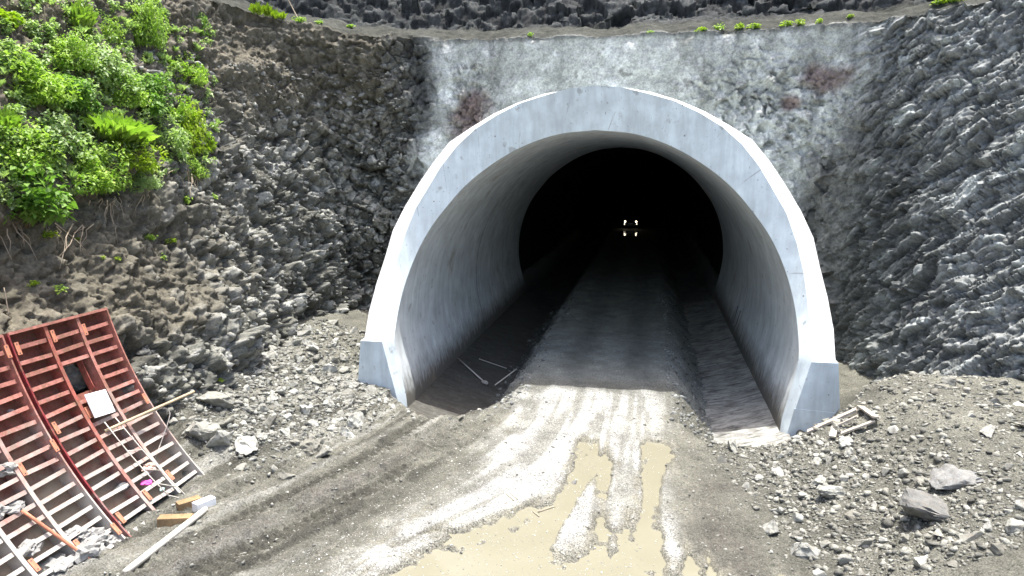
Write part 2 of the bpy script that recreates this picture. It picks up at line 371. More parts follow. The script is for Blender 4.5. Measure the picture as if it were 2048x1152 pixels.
n4 = fbm(P, .42, 5, 37, .65); n5 = fbm(P*np.array([1, 1, .55]), 1.5, 5, 39, .6)
cs = mixc(cs, np.outer(1+.3*n4, C3(.19, .19, .16)), ss(.08, .40, n5+.35*n4)*.5)
cs = mixc(cs, np.outer(1+.2*n4, C3(.66, .67, .66)), ss(.05, .22, fbm(P+9, 1.0, 5, 33, .65)+.25*n4)*.25)
cs *= (1+.35*n4)[:, None]
cs = mixc(cs, np.tile(C3(.12, .115, .10), (len(P), 1)), ss(.30, .42, n4)*.6)
strk = vnoise(P*np.array([3.2, 3.2, .16]), 71); cs = mixc(cs, np.tile(C3(.15, .16, .15), (len(P), 1)), ss(.45, .8, strk)*ss(8.4, 10.6, Z+.8*n2)*.55)
mar = np.clip(ss(1.0, .3, np.hypot(X+5.4, (Z-8.9)/1.6)+.5*n2)+ss(.9, .3, np.hypot((X-7.7)/1.2, (Z-10.1)/.8)+.5*n2)+ss(.6, .1, np.hypot((X-6.6)/.8, (Z-9.2)/.6)+.5*n2), 0, 1)
cs = mixc(cs, np.tile(C3(.15, .105, .095), (len(P), 1)), mar*.85)
cbk = np.outer(.6+.6*rB+.3*n2, C3(.070, .073, .074)); cbk = mixc(cbk, np.outer(.8+.5*rB, C3(.15, .15, .135)), ss(6, 8, X+n1))  # bare rock; shade of the left corner is put into its dark colour
cb = mixc(cbk, cs, shot)
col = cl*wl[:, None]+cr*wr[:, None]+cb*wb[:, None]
cu = mixc(np.outer(.9+.3*n2, C3(.062, .064, .055)), np.outer(.5+.8*rB, C3(.055, .058, .057)), ss(1.0, 1.5, np.tile(np.concatenate([np.zeros(NV), wv]), NU)+.6*n1))
col = mixc(col, cu, up)
col = np.clip(col, .012, .8)
GF = grid_faces(NU, NVT); fc = GF[:, 0]; fr = row[fc]; fi = ci[fc]
# the tunnel runs through the headwall
ctr = PD[GF].mean(1); hole = (np.hypot(ctr[:, 0]+.15, np.maximum(ctr[:, 2]-2.0, 0)*.97) < 6.75) & (fi > 6) & (fi < 10.5) & (fr < NV)
def piece(name, m):
    f = GF[m & ~hole]; u, inv = np.unique(f, return_inverse=True)
    o = mesh_np(name, PD[u], inv.reshape(-1, 4), M['rock'], None, False, col[u]); tag(o, kind='structure'); return o
low = fr < NV-1
slope_l = piece('rock_slope_left', low & (fi < 6.45)); slope_b = piece('headwall', low & (fi >= 6.45) & (fi < 10.15))
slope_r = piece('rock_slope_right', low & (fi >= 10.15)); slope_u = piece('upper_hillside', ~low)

# ---------------------------------------------------------------- the ground
def poly_d(x, y, pts):
    """distance to a polyline with radii, in units of the radius"""
    d = np.full(np.shape(x), 99.)
    for (ax, ay, ar), (bx, by, br) in zip(pts[:-1], pts[1:]):
        t = np.clip(((x-ax)*(bx-ax)+(y-ay)*(by-ay))/((bx-ax)**2+(by-ay)**2), 0, 1)
        d = np.minimum(d, np.hypot(x-ax-t*(bx-ax), y-ay-t*(by-ay))/(ar+t*(br-ar)))
    return d
PUD1 = [(.25, -3.4, .26), (.4, -4.6, .36), (.3, -6, .34), (-.1, -7.2, .42), (-.9, -8.6, .8), (-1.7, -10, 1.2), (-2.2, -13, 1.7)]
PUD2 = [(1.98, -3.2, .24), (1.95, -4.6, .24), (1.9, -6.2, .2), (1.7, -7.4, .25), (1.5, -9, .55)]
PUD3 = [(-1.5, -10.4, .9), (.3, -9.3, 1.1), (1.6, -9.2, .9), (3.0, -9.7, .75), (3.6, -13, 1.3)]
LIP = ([-6.4, -5.6, -4.6, -3.6, -2.9, -2.2], [-.7, -1.3, -2.4, -2.1, -1.3, .6])
WATER = -.05
def lane(x, y): return x+3.0*(np.clip(-y-.5, 0, 14)/10)**1.5*ss(1.2, -3.0, x)
def ground(x, y, full=False):
    x = np.asarray(x, float).ravel(); y = np.asarray(y, float).ravel(); P = np.stack([x, y, 0*x], 1)
    a = fbm(P, 2.2, 3, 201); b = fbm(P, .6, 4, 211); c = fbm(P, .16, 3, 221)
    q = lane(x, y); ln = vnoise(np.stack([q*3.2, y*.28, 0*x], 1), 231); ln2 = vnoise(np.stack([q*8, y*.5, 0*x], 1), 241)
    half = 2.2+.25*a; road = ss(.7, -.3, np.abs(.5*(q+x)-.15)-half-.9*ss(-6, -12, y))
    z = .10*ss(-3, -6, x)*ss(1, -3, y)+.05*a*(1-road)
    z += 1.05*ss(-6.3, -10.4, x+.6*a)*ss(-8.2, -5.4, y)
    mound = ss(4.0, 8.6, x+.5*a)*ss(2.2, -1.4, y+.8*a); z += 1.35*mound+.28*ss(6.2, 8, x)+.12*a*mound
    z += .35*ss(-6.8, -9, x)*ss(0, 4, y)
    z -= .85*ss(1.7, .3, np.hypot((x-6.1)/1.05, (y+.5)/1.25))+.25*ss(1.6, .4, np.hypot((x-7.2)/.9, (y+.2)/1.1))
    lf = ss(0, .8, y-np.interp(x, *LIP)+.25*b)*ss(-6.4, -6.0, x); z -= 1.3*ss(-2.1, -3.7, x+.25*b)*lf
    rf = ss(-3.0, -1.0, y+.3*b)*ss(6.05, 5.7, x); z -= 1.25*ss(2.45, 3.9, x+.35*b+.1*c)*rf
    tr = np.clip(ss(-2.4, -3, x)*lf+ss(2.7, 3.2, x)*rf, 0, 1)
    rough = np.clip(1-.72*road, 0, 1)
    z += rough*(.07*b+.055*c+.05*np.maximum(0, fbm(P, .3, 3, 251)))+.012*c
    z += (1-road)*ss(1, -2, y)*ss(4, 2, np.abs(q+2))*(.05*ln+.04*ln2)+road*(.03*ln+.015*ln2)*ss(6, -1, y)+.035*road
    # crawler tracks with cleat marks on the left
    for q0 in (-3.95, -2.75, -5.3):
        band = np.exp(-((q-q0)/.25)**4)*ss(-.8, -3.2, y)
        z += band*(-.05+.034*np.sign(np.sin(y*2*math.pi/.21+q*3)))
    for q0 in (-3.5, -3.15, -2.35): z += .09*np.exp(-((q-q0)/.13)**2)*ss(-.5, -3, y)*(.6+b+.6*c)
    pd = np.minimum(np.minimum(poly_d(x, y, PUD1), poly_d(x, y, PUD2)), poly_d(x, y, PUD3))+.7*b+.95*ln+.55*c+.7*ln2
    pw = ss(1.35, .55, pd); z -= .125*pw
    if not full: return z
    dirt = C3(.152, .149, .122); col = np.outer(1+.35*a+.25*b, dirt)
    eL = np.interp(y, [-14, -10.4, -8.6, -6.2, -3, 0, 2], [-4.6, -3.3, -2.9, -2.2, -1.75, -2.0, -2.0]); eR = np.interp(y, [-14, -10.5, -9.0, -8, -6, -3, 0, 2], [4.6, 3.9, 3.0, 2.2, 2.05, 2.05, 2.2, 2.3])
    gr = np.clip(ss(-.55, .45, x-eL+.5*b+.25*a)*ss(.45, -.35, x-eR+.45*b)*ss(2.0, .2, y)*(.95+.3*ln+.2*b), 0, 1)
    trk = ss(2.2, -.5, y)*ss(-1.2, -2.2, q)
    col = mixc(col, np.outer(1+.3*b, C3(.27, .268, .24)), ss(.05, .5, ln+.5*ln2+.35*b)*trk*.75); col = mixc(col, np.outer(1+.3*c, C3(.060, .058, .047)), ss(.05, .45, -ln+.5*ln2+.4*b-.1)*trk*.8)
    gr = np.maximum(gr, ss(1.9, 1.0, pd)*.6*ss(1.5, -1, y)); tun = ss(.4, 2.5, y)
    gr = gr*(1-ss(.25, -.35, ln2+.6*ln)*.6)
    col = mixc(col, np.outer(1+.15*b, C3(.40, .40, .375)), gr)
    patch = ss(.15, .6, a+.5*b)*ss(-4, -5.5, q)*ss(-4, -8, y); col = mixc(col, np.outer(1+.2*b, C3(.38, .37, .34)), patch*.7)
    damp_shade = np.exp(-((q+3.3)/.55)**2)*ss(-2, -5, y)*.75*ss(-.3, .4, b+ln)
    damp_shade = np.maximum(damp_shade, ss(1.1, .2, np.abs(x-3.5-.12*(y+6)))*ss(-3.5, -5, y)*ss(-11, -9, y)*.8*ss(-.4, .3, b+a))
    col = mixc(col, np.tile(C3(.095, .088, .075), (len(x), 1)), np.clip(damp_shade, 0, 1))
    intun = ss(.8, 3, y)*(np.abs(x) < 6.6); rutd = ss(.1, .9, np.exp(-((q+.75)/.5)**2)+np.exp(-((q-1.35)/.55)**2)+.3*b)
    col = mixc(col, np.outer(1+.3*b, C3(.32, .335, .31)), intun*.8); col = mixc(col, np.outer(1+.2*b, C3(.20, .21, .195)), intun*rutd*.8)
    col = mixc(col, np.tile(C3(.085, .08, .07), (len(x), 1)), ss(-2.6, -3.3, x)*lf*.85)
    film = ss(1.9, 1.0, pd)*ss(-2, -3, y); col = mixc(col, np.outer(1+.25*b, C3(.21, .20, .155)), film*.85)
    wet = np.clip(ss(2.0, .9, pd)+.6*intun*rutd, 0, 1)
    return z, np.clip(col, .02, .8), np.clip(gr+.25*rough, 0, 1), wet, pw
def axis(segs):
    return np.concatenate([np.arange(a, b-1e-6, s) for a, b, s in segs])
gx = axis([(-60, -15, 1.5), (-15, -11, .12), (-11, 9.5, .045), (9.5, 16, .12), (16, 60.1, 1.5)])
gy = axis([(-60, -14, 1.5), (-14, -11.6, .12), (-11.6, 3, .045), (3, 10, .09), (10, 24, .2), (24, 112, .7)])
GX, GY = np.meshgrid(gx, gy, indexing='ij')
gz, gcol, ggr, gwet, gpw = ground(GX, GY, True)
far = (np.abs(GX.ravel()) > 18) & (GY.ravel() > 0)
GP = np.stack([GX.ravel(), GY.ravel(), gz], 1)
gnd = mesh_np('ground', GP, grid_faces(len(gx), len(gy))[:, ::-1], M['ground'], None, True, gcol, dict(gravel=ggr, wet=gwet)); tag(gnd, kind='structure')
# puddle: water lying in the low places only
wf = grid_faces(len(gx), len(gy))[:, ::-1]; gz2 = gz.reshape(-1)
keep = (gz2[wf].min(1) < WATER+.012) & (GP[wf][:, :, 1].mean(1) < -2.5) & (gpw[wf].max(1) > .02) & (np.abs(GP[wf][:, :, 0]).max(1) < 9)
wf = wf[keep]; u, inv = np.unique(wf, return_inverse=True); WV = GP[u].copy(); WV[:, 2] = WATER
tag(mesh_np('puddle_water', WV, inv.reshape(-1, 4), M['water'], None, True), kind='structure')
def gh(x, y): return float(ground(np.array([x]), np.array([y]))[0])

deps = bpy.context.evaluated_depsgraph_get(); deps.update()
TREES = [BVHTree.FromObject(o, deps) for o in (slope_l, slope_b, slope_r, slope_u, gnd)]
RR = Vector((math.cos(YAW), math.sin(YAW), 0)); FW = Vector((-math.sin(YAW)*math.cos(PITCH), math.cos(YAW)*math.cos(PITCH), -math.sin(PITCH))); UU = RR.cross(FW)
def sight(px, py):
    """first point of the ground or slopes along a line of sight, with its normal"""
    d = (RR*(px-1024)/FPX-UU*(py-576)/FPX+FW).normalized(); best = None
    for t in TREES:
        p, n, i, k = t.ray_cast(CAM, d)
        if p and (best is None or k < best[2]): best = (p, n, k)
    p, n, k = best
    return p, (n if n.dot(d) < 0 else -n), k
# sprayed red survey mark on the right-hand cliff
rp = sight(1893, 772)[0]; a_ = slope_r.data.color_attributes['tint'].data; k_ = len(a_); cc_ = np.empty(k_*4, np.float32); a_.foreach_get('color', cc_); cc_ = cc_.reshape(-1, 4)
vv_ = np.empty(k_*3, np.float32); slope_r.data.vertices.foreach_get('co', vv_); vv_ = vv_.reshape(-1, 3); dd_ = vv_-np.array(rp)
mk = ss(1.1, .5, np.sqrt((np.hypot(dd_[:, 0], dd_[:, 1])/.16)**2+(dd_[:, 2]/.42)**2)+.6*fbm(vv_, .18, 3, 55))[:, None]
cc_[:, :3] = cc_[:, :3]*(1-mk*.85)+np.array([.40, .04, .06])*mk*.85; a_.foreach_set('color', cc_.ravel())
def at_y(px, py, y):
    d = RR*(px-1024)/FPX-UU*(py-576)/FPX+FW; return CAM+d*((y-CAM.y)/d.y)
def at_z(px, py, z):
    d = RR*(px-1024)/FPX-UU*(py-576)/FPX+FW; return CAM+d*((z-CAM.z)/d.z)

# ---------------------------------------------------------------- the tunnel portal
XC = -.15; ZB, ZC = 1.55, 9.5
HI = [(5.75, -.9), (5.80, -.3), (5.95, .4), (6.10, 1.1), (6.17, 1.9), (6.10, 2.9), (5.86, 3.9), (5.45, 4.85), (4.90, 5.65), (4.20, 6.45), (3.30, 7.15), (2.3, 7.70), (1.2, 8.06), (0, 8.18)]
HR = [(6.43, 1.55), (6.42, 2.5), (6.36, 3.4), (6.20, 4.55), (5.85, 5.55), (5.35, 6.45), (4.9, 7.2), (4.25, 7.95), (3.45, 8.5), (2.65, 8.92), (1.6, 9.27), (.8, 9.46), (0, 9.53)]
HO = [(7.15, 1.5), (7.08, 2.5), (6.98, 3.4), (6.62, 4.9), (6.05, 6.15), (5.65, 6.85), (5.05, 7.6), (4.3, 8.2), (3.45, 8.68), (2.65, 9.0), (1.65, 9.32), (.8, 9.49), (0, 9.56)]
def yr(z): u = np.clip((np.asarray(z)-ZB)/(ZC-ZB), 0, 1); return 2.3*(1-(1-u)**2)
def resample(pts, n):
    P = np.array(pts, float); s = np.concatenate([[0], np.cumsum(np.hypot(*np.diff(P, axis=0).T))]); t = np.linspace(0, s[-1], n)
    return np.stack([np.interp(t, s, P[:, 0]), np.interp(t, s, P[:, 1])], 1)
def smooth_pts(pts, k=8): return catmull(pts, [k]*(len(pts)-1))[0]
def sym(h):   # half profile base->crown  to full left->right
    L = h.copy(); L[:, 0] *= -1; full = np.vstack([L, h[::-1][1:]]); full[:, 0] += XC; return full
inner_full = sym(resample(smooth_pts(HI), 90))
portal = empty('tunnel_portal', (XC, 0, -.6), 'pale concrete arched tunnel portal with flared white rim', 'tunnel')
portal_inv = Matrix.Translation(-Vector(portal.location))
def pt(o): o.parent = portal; o.matrix_parent_inverse = portal_inv; return o
# lining tube
iy = inner_full; y0 = yr(iy[:, 1])+.35
ts = np.linspace(0, 1, 60)**1.3
V = np.stack([np.repeat(iy[:, 0], 60), (y0[:, None]*(1-ts)+23*ts).ravel(), np.repeat(iy[:, 1], 60)], 1)
pt(mesh_np('lining', V, grid_faces(len(iy), 60), M['lining'], None, True))
# construction joint: a narrow band where two lining castings meet
for yj in (11.5,):
    nj = len(iy); c = np.array([XC, 2.0]); ins = c+(iy-c)*.994
    V = np.vstack([np.stack([ins[:, 0], np.full(nj, yj), ins[:, 1]], 1), np.stack([ins[:, 0], np.full(nj, yj+.05), ins[:, 1]], 1)])
    pt(mesh_np('casting_joint', V, grid_faces(2, nj), M['dark'], None, True))
# flared front ring: ridge curve to inner edge. Below the springing it is the return of the leg block
nR = 15
ridge_h = resample(smooth_pts(HR, 4), nR); outer_h = resample(smooth_pts(HO, 4), nR)
jr = np.random.default_rng(3); ridge_h[1:-1] += jr.normal(0, .012, ridge_h[1:-1].shape); outer_h[1:-1] += jr.normal(0, .025, outer_h[1:-1].shape)
leg = np.array([[5.86, -.9], [6.05, .0], [6.25, .8]]); ridge_h2 = np.vstack([leg, ridge_h])
R_ = sym(ridge_h2); ry = yr(R_[:, 1]); ry[R_[:, 1] < ZB] = 0
nr = len(R_)
hi_s = smooth_pts(HI); si = np.concatenate([[0], np.cumsum(np.hypot(*np.diff(hi_s, axis=0).T))]); hr_s = np.concatenate([[0], np.cumsum(np.hypot(*np.diff(ridge_h2, axis=0).T))])
tt = hr_s/hr_s[-1]*si[-1]
I_ = sym(np.stack([np.interp(tt, si, hi_s[:, 0]), np.interp(tt, si, hi_s[:, 1])], 1)); yi = yr(I_[:, 1])+.35
# subdivide across so the inner edge stays round
def fine(A, k=4):
    i = np.linspace(0, len(A)-1, (len(A)-1)*k+1); return np.stack([np.interp(i, np.arange(len(A)), A[:, j]) for j in range(A.shape[1])], 1)
Rf = fine(np.column_stack([R_, ry, np.arange(nr)*.5+.23])); ti = fine(np.concatenate([tt, 2*tt[-1]-tt[::-1][1:]])[:, None])[:, 0]
hx = np.interp(np.minimum(ti, 2*tt[-1]-ti), si, hi_s[:, 0]); hz_ = np.interp(np.minimum(ti, 2*tt[-1]-ti), si, hi_s[:, 1])
sgn = np.where(np.arange(len(ti)) < len(ti)/2, -1, 1); If = np.stack([XC+sgn*hx, yr(hz_)+.35, hz_], 1)
rows = [np.stack([Rf[:, 0], Rf[:, 2], Rf[:, 1]], 1)*(1-s)+If*s for s in (0, .33, .66, 1)]
pt(mesh_np('front_ring', np.vstack(rows), grid_faces(4, len(If)), M['conc'], None, False, None, dict(arc=np.tile(Rf[:, 3]+.2, 4)+np.repeat([0, .1, .2, .3], len(If)))))
# leaning rim
Rr = sym(ridge_h); Or = sym(outer_h); yo = yr(Rr[:, 1])+.32
V = np.vstack([np.stack([Rr[:, 0], yr(Rr[:, 1]), Rr[:, 1]], 1), np.stack([Or[:, 0], yo, Or[:, 1]], 1)])
pt(mesh_np('rim', V, grid_faces(2, len(Rr)), M['rimc'], None, False, None, dict(arc=np.tile(np.arange(len(Rr))*.5+.1, 2))))
V = np.vstack([np.stack([Or[:, 0], yo, Or[:, 1]], 1), np.stack([Or[:, 0], np.full(len(Or), 8.2), Or[:, 1]], 1)])
pt(mesh_np('outer_shell', V, grid_faces(2, len(Or)), M['conc'], None, False, None, dict(arc=np.zeros(2*len(Or)))))
# leg blocks
for s in (-1, 1):
    m = MB(); F0 = [(5.86, -.9), (7.40, -.9), (7.32, -.1), (7.15, 1.55), (6.43, 1.55), (6.25, .8), (6.05, 0)]
    V = [(XC+s*x, 0, z) for x, z in F0]+[(XC+s*x, 8.2 if x > 6.5 else .5, z) for x, z in F0]; n = len(F0)
    m.add(V, [tuple(range(n)), tuple(range(2*n-1, n-1, -1))]+[(i, (i+1) % n, n+(i+1) % n, n+i) for i in range(n) if F0[i][0]+F0[(i+1) % n][0] > 13])
    # top of the block behind the rim
    pt(m.build('leg_block', M['block']))
    if s > 0:
        m = MB(); F1 = [(5.84, -.9), (7.72, -.9), (7.70, .0), (7.33, .08), (6.06, .14)]
        V = [(XC+x, -.012, z) for x, z in F1]+[(XC+x, 1.2 if x > 6.5 else .3, z) for x, z in F1]; n = len(F1)
        m.add(V, [tuple(range(n)), tuple(range(2*n-1, n-1, -1))]+[(i, (i+1) % n, n+(i+1) % n, n+i) for i in range(n)])
        pt(m.build('plinth', M['block']))
# concrete invert on both sides of the road bed
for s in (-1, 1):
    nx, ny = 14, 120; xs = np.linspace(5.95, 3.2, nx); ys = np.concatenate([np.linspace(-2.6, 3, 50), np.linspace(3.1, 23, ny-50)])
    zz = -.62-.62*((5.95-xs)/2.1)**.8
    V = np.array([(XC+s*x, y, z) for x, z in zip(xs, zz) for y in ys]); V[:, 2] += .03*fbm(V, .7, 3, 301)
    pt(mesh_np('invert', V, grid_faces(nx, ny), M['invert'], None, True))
# unlined drive behind the lining, and its far end
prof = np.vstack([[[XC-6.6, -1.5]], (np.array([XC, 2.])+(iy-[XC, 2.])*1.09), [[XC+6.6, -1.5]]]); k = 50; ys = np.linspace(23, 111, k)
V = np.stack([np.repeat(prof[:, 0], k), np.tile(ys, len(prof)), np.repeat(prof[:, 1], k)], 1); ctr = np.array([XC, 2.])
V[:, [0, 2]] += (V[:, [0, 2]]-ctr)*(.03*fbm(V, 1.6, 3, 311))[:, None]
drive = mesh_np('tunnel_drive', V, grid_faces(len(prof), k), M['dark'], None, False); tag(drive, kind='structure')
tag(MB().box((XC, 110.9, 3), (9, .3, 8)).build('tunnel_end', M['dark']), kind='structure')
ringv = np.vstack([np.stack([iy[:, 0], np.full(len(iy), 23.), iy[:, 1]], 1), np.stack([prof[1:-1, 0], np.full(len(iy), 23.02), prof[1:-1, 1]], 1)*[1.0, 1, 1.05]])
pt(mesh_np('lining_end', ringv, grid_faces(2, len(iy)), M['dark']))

# ---------------------------------------------------------------- rocks and rubble
def hull_rock(seed, n=16, sq=(1, .8, .65)):
    r = random.Random(seed); bm = bmesh.new()
    for i in range(n):
        d = Vector((r.gauss(0, 1), r.gauss(0, 1), r.gauss(0, 1))).normalized()*r.uniform(.8, 1.1)
        bm.verts.new((d.x*sq[0], d.y*sq[1], d.z*sq[2]))
    res = bmesh.ops.convex_hull(bm, input=bm.verts); 
    bmesh.ops.delete(bm, geom=[v for v in bm.verts if not v.link_faces], context='VERTS')
    bmesh.ops.triangulate(bm, faces=bm.faces)
    V = np.array([v.co[:] for v in bm.verts]); bm.verts.index_update(); F = np.array([[v.index for v in f.verts] for f in bm.faces]); bm.free(); return V, F
ROCKS = [hull_rock(900+i, 8+i % 5, (1, .78+.03*(i % 7), .62+.06*(i % 5))) for i in range(24)]
def rock_mesh(i, fine_=False):
    V, F = ROCKS[i]
    bm = bmesh.new(); vs = [bm.verts.new(v) for v in V]
    for f in F: bm.faces.new([vs[k] for k in f])
    bmesh.ops.bevel(bm, geom=list(bm.edges), offset=.035 if fine_ else .06, segments=1, affect='EDGES', clamp_overlap=True)
    if fine_:
        bmesh.ops.triangulate(bm, faces=bm.faces); bmesh.ops.subdivide_edges(bm, edges=bm.edges, cuts=4, use_grid_fill=True)
        W = np.array([v.co[:] for v in bm.verts]); d = .08*fbm(W, .7, 4, 400+i)+.13*facet(W, .55, 410+i, 1.5)[0]+.04*facet(W, .22, 430+i, 1.5)[0]
        for v, k in zip(bm.verts, d): v.co *= 1+k
    me = bpy.data.meshes.new('rock'); bm.to_mesh(me); bm.free(); me.materials.append(M['rub']); return me
DARK = rock_mesh(2, True); DARK.materials[0] = M['rubd']
RM = [rock_mesh(i) for i in range(24)]; RMF = [rock_mesh(i, True) for i in range(10)]
def put_rock(p, size, label, group, big=False, sink=.25, mesh=None, rot=None, flat=1.):
    me = mesh or (random.choice(RMF) if big else random.choice(RM)); o = bpy.data.objects.new('rock', me); COL.objects.link(o)
    o.rotation_euler = rot or (random.uniform(-.5, .5), random.uniform(-.5, .5), random.uniform(0, 6.28))
    o.scale = (size*.56, size*.56, size*.56*flat); o.location = (p[0], p[1], p[2]+size*(.28-sink)*flat); return tag(o, label, 'rock', group)
placed = []
def free_spot(x, y, r):
    for a, b, c in placed:
        if (a-x)**2+(b-y)**2 < (.46*(c+r))**2: return False
    placed.append((x, y, r)); return True
# named boulders
BIG = [((1855, 1005), 1.2, 'largest wedge-shaped grey boulder lying on the dirt mound', .8), ((1905, 955), .9, 'jagged dark boulder half buried just above the largest boulder', .75),
       ((1660, 980), .68, 'rounded tan boulder standing clear on the slope of the dirt mound', .9), ((1728, 1088), .48, 'brightest white angular stone low on the dirt mound', .8),
       ((1612, 1100), .58, 'round grey boulder near the muddy foot of the dirt mound', 1.), ((650, 905), .62, 'cream boulder with a flat bright top at the edge of the muddy track', .95),
       ((575, 945), .42, 'flat pale slab of rock at the foot of the rubble pile', .6), ((440, 880), .75, 'pointed grey boulder in the rubble pile near the timber blocks', 1.1),
       ((490, 890), .72, 'squat grey boulder beside the pointed boulder in the rubble pile', .85), ((405, 860), .75, 'chalky white boulder next to the end of the wooden pole', .9),
       ((430, 797), 1.0, 'broad pale boulder at the top of the rubble pile under the rock slope', .8), ((1148, 967), .17, 'small dark stone standing in the puddle', .8),
       ((625, 845), .45, 'grey boulder in the middle of the rubble pile beside the portal', .9), ((1985, 860), .5, 'pale stone on the crest of the dirt mound', .7)]
for (px, py), sz, lab, fl in BIG:
    p, n, k = sight(px, py+sz*14); 
    if p.z < WATER: p.z = WATER
    placed.append((p.x, p.y, sz)); o = put_rock(p, sz, lab, None, True, .18, DARK if 'jagged' in lab or 'largest' in lab or 'dark' in lab else RMF[BIG.index(((px, py), sz, lab, fl)) % 10], None, fl)
nb = len(BIG)
def scatter(n, gen, sizes, label, group):
    c = 0; t = 0
    while c < n and t < n*60:
        t += 1; x, y, wgt = gen()
        if random.random() > wgt: continue
        s = sizes()
        if not free_spot(x, y, s): continue
        put_rock((x, y, gh(x, y)), s, label, group, s > .33); c += 1
def g_left():
    x = random.uniform(-10.6, -5.6); y = random.uniform(-7.0, 3.5)
    k = ss(-5.2, -7.4, x-.25*(y+3))*(1 if y < 0 else .6)*ss(-7.3, -5.6, y+.25*(x+8)); k = float(k)
    if -7.9 < x < -5.5 and y > -.5: k *= .15 if y > 0 else .6
    return x, y, k
def g_right():
    x = random.uniform(3.3, 10.6); y = random.uniform(-9.6, 1.2)
    k = float(ss(3.2, 5.0, x+.28*(y+5))*(1-.7*ss(7.2, 8.6, x+.3*y+2.4)))
    if y > -1 and x < 8: k *= .3
    if 5.6 < x < 7.9 and y > -.3: k = 0
    return x, y, k
size_l = lambda: min(.72, .27*(1-random.random())**-.36); size_r = lambda: min(.52, .21*(1-random.random())**-.33)
scatter(62, g_left, lambda: random.uniform(.36, .62), 'large angular grey rock in the rubble pile between the formwork and the portal', 'large rocks of the rubble pile')
scatter(86, g_left, lambda: random.uniform(.2, .33), 'small angular grey rock in the rubble pile between the formwork and the portal', 'small rocks of the rubble pile')
scatter(44, g_right, lambda: random.uniform(.30, .46), 'large dusty grey stone lying on the dirt mound beside the cliff', 'large stones on the dirt mound')
scatter(78, g_right, lambda: random.uniform(.18, .31), 'small dusty grey stone lying on the dirt mound beside the cliff', 'small stones on the dirt mound')
def g_lip():
    t = random.random(); x = -5.4+3.0*t; return x+random.gauss(0, .1), float(np.interp(x, *LIP))-.25+random.gauss(0, .15), 1.
scatter(16, g_lip, lambda: random.uniform(.12, .24), 'small stone on the lip of the dark ditch below the portal', 'stones along the ditch lip')
def joined_rocks(name, pts, sizes, mat, tint):
    VV = []; FF = []; b = 0; CC_ = []
    for (x, y, z), s in zip(pts, sizes):
        V, F = ROCKS[random.randrange(24)]; a = random.uniform(0, 6.28); c, d = math.cos(a), math.sin(a); e = random.uniform(-.6, .6); ce, se = math.cos(e), math.sin(e)
        W = V*s*.56*np.array([random.uniform(.8, 1.3), random.uniform(.7, 1.1), random.uniform(.55, 1.1)]); W = np.stack([W[:, 0]*c-W[:, 1]*d, W[:, 0]*d+W[:, 1]*c, W[:, 2]], 1); W = np.stack([W[:, 0], W[:, 1]*ce-W[:, 2]*se, W[:, 1]*se+W[:, 2]*ce], 1)
        VV.append(W+[x, y, z]); FF.append(F+b); b += len(V); k = random.uniform(.55, 1.6); CC_.append(np.tile(np.array(tint)*k, (len(V), 1)))
    return tag(mesh_np(name, np.vstack(VV), np.vstack(FF), mat, None, False, np.vstack(CC_)), kind='stuff')
def many(n, gen, lo, hi, pw=.5):
    out = []; t = 0
    while len(out) < n and t < n*30:
        t += 1; x, y, k = gen()
        if random.random() < k: out.append((x, y, min(hi, lo*(1-random.random())**-pw)))
    A = np.array(out); z = ground(A[:, 0], A[:, 1]); return [(a[0], a[1], zz+.02*a[2]) for a, zz in zip(A, z)], A[:, 2]
p, s_ = many(6500, g_left, .05, .22); tag(joined_rocks('loose_rubble', p, s_, M['rubc'], (.20, .20, .178)), 'fine broken stone between the rocks under the rock slope', 'rubble')
p, s_ = many(9500, g_right, .045, .2); tag(joined_rocks('loose_rubble', p, s_, M['rubc'], (.20, .197, .172)), 'fine broken stone strewn over the dirt mound', 'rubble')
def g_all():
    x = random.uniform(-9, 5); y = random.uniform(-11.4, 1); q = float(lane(x, y)); return x, y, (.35 if abs(q) < 2 else .8)
p, s_ = many(8000, g_all, .022, .10, .45); tag(joined_rocks('track_gravel', p, s_, M['rubc'], (.21, .208, .185)), 'scattered pebbles on the muddy track', 'gravel')
def g_road():
    y = random.uniform(-11.4, 1.0); x = random.uniform(-4.5, 4); q = float(lane(x, y)); return x, y, float(ss(2.6, 1.2, abs(q)))
p, s_ = many(9000, g_road, .014, .04, .3)
p, s_ = zip(*[((a, b, max(c, WATER+.004)), k) for (a, b, c), k in zip(p, s_) if c > WATER or random.random() < .55]); tag(joined_rocks('road_gravel', p, s_, M['rubc'], (.48, .475, .455)), 'pale wet gravel pressed into the road', 'gravel')
def g_ditch():
    y = random.uniform(-1.5, 20); x = random.choice((random.uniform(-3.9, -2), random.uniform(2.4, 3.95))); return x, y, 1 if y < 8 else .5
p, s_ = many(2600, g_ditch, .05, .2, .5); tag(joined_rocks('bank_rubble', p, s_, M['rubc'], (.20, .205, .195)), 'broken stone on the flanks of the road bed inside the tunnel', 'rubble')
# broken stones standing proud of the left rock slope
pts = []; szs = []
def slope_stones(o, n, test, lo, hi):
    me = o.data; k = len(me.vertices); co = np.empty(k*3, np.float32); me.vertices.foreach_get('co', co); co = co.reshape(-1, 3)
    idx = RNG.integers(0, k, n*6); q = co[idx]; m = test(q); q = q[m][:n]; s = np.minimum(hi, lo*(1-RNG.random(len(q)))**-.5); return q.tolist(), s
q, s_ = slope_stones(slope_l, 2600, lambda q: (q[:, 1] > -7) & (q[:, 2] < 11) & ~((q[:, 1] < -1.5) & (q[:, 2] > 2.6)), .10, .34)
tag(joined_rocks('slope_stones', q, s_, M['rubc'], (.19, .19, .172)), 'broken stone bedded in the brown rock slope', 'rubble')
for i in range(len(placed)): pass

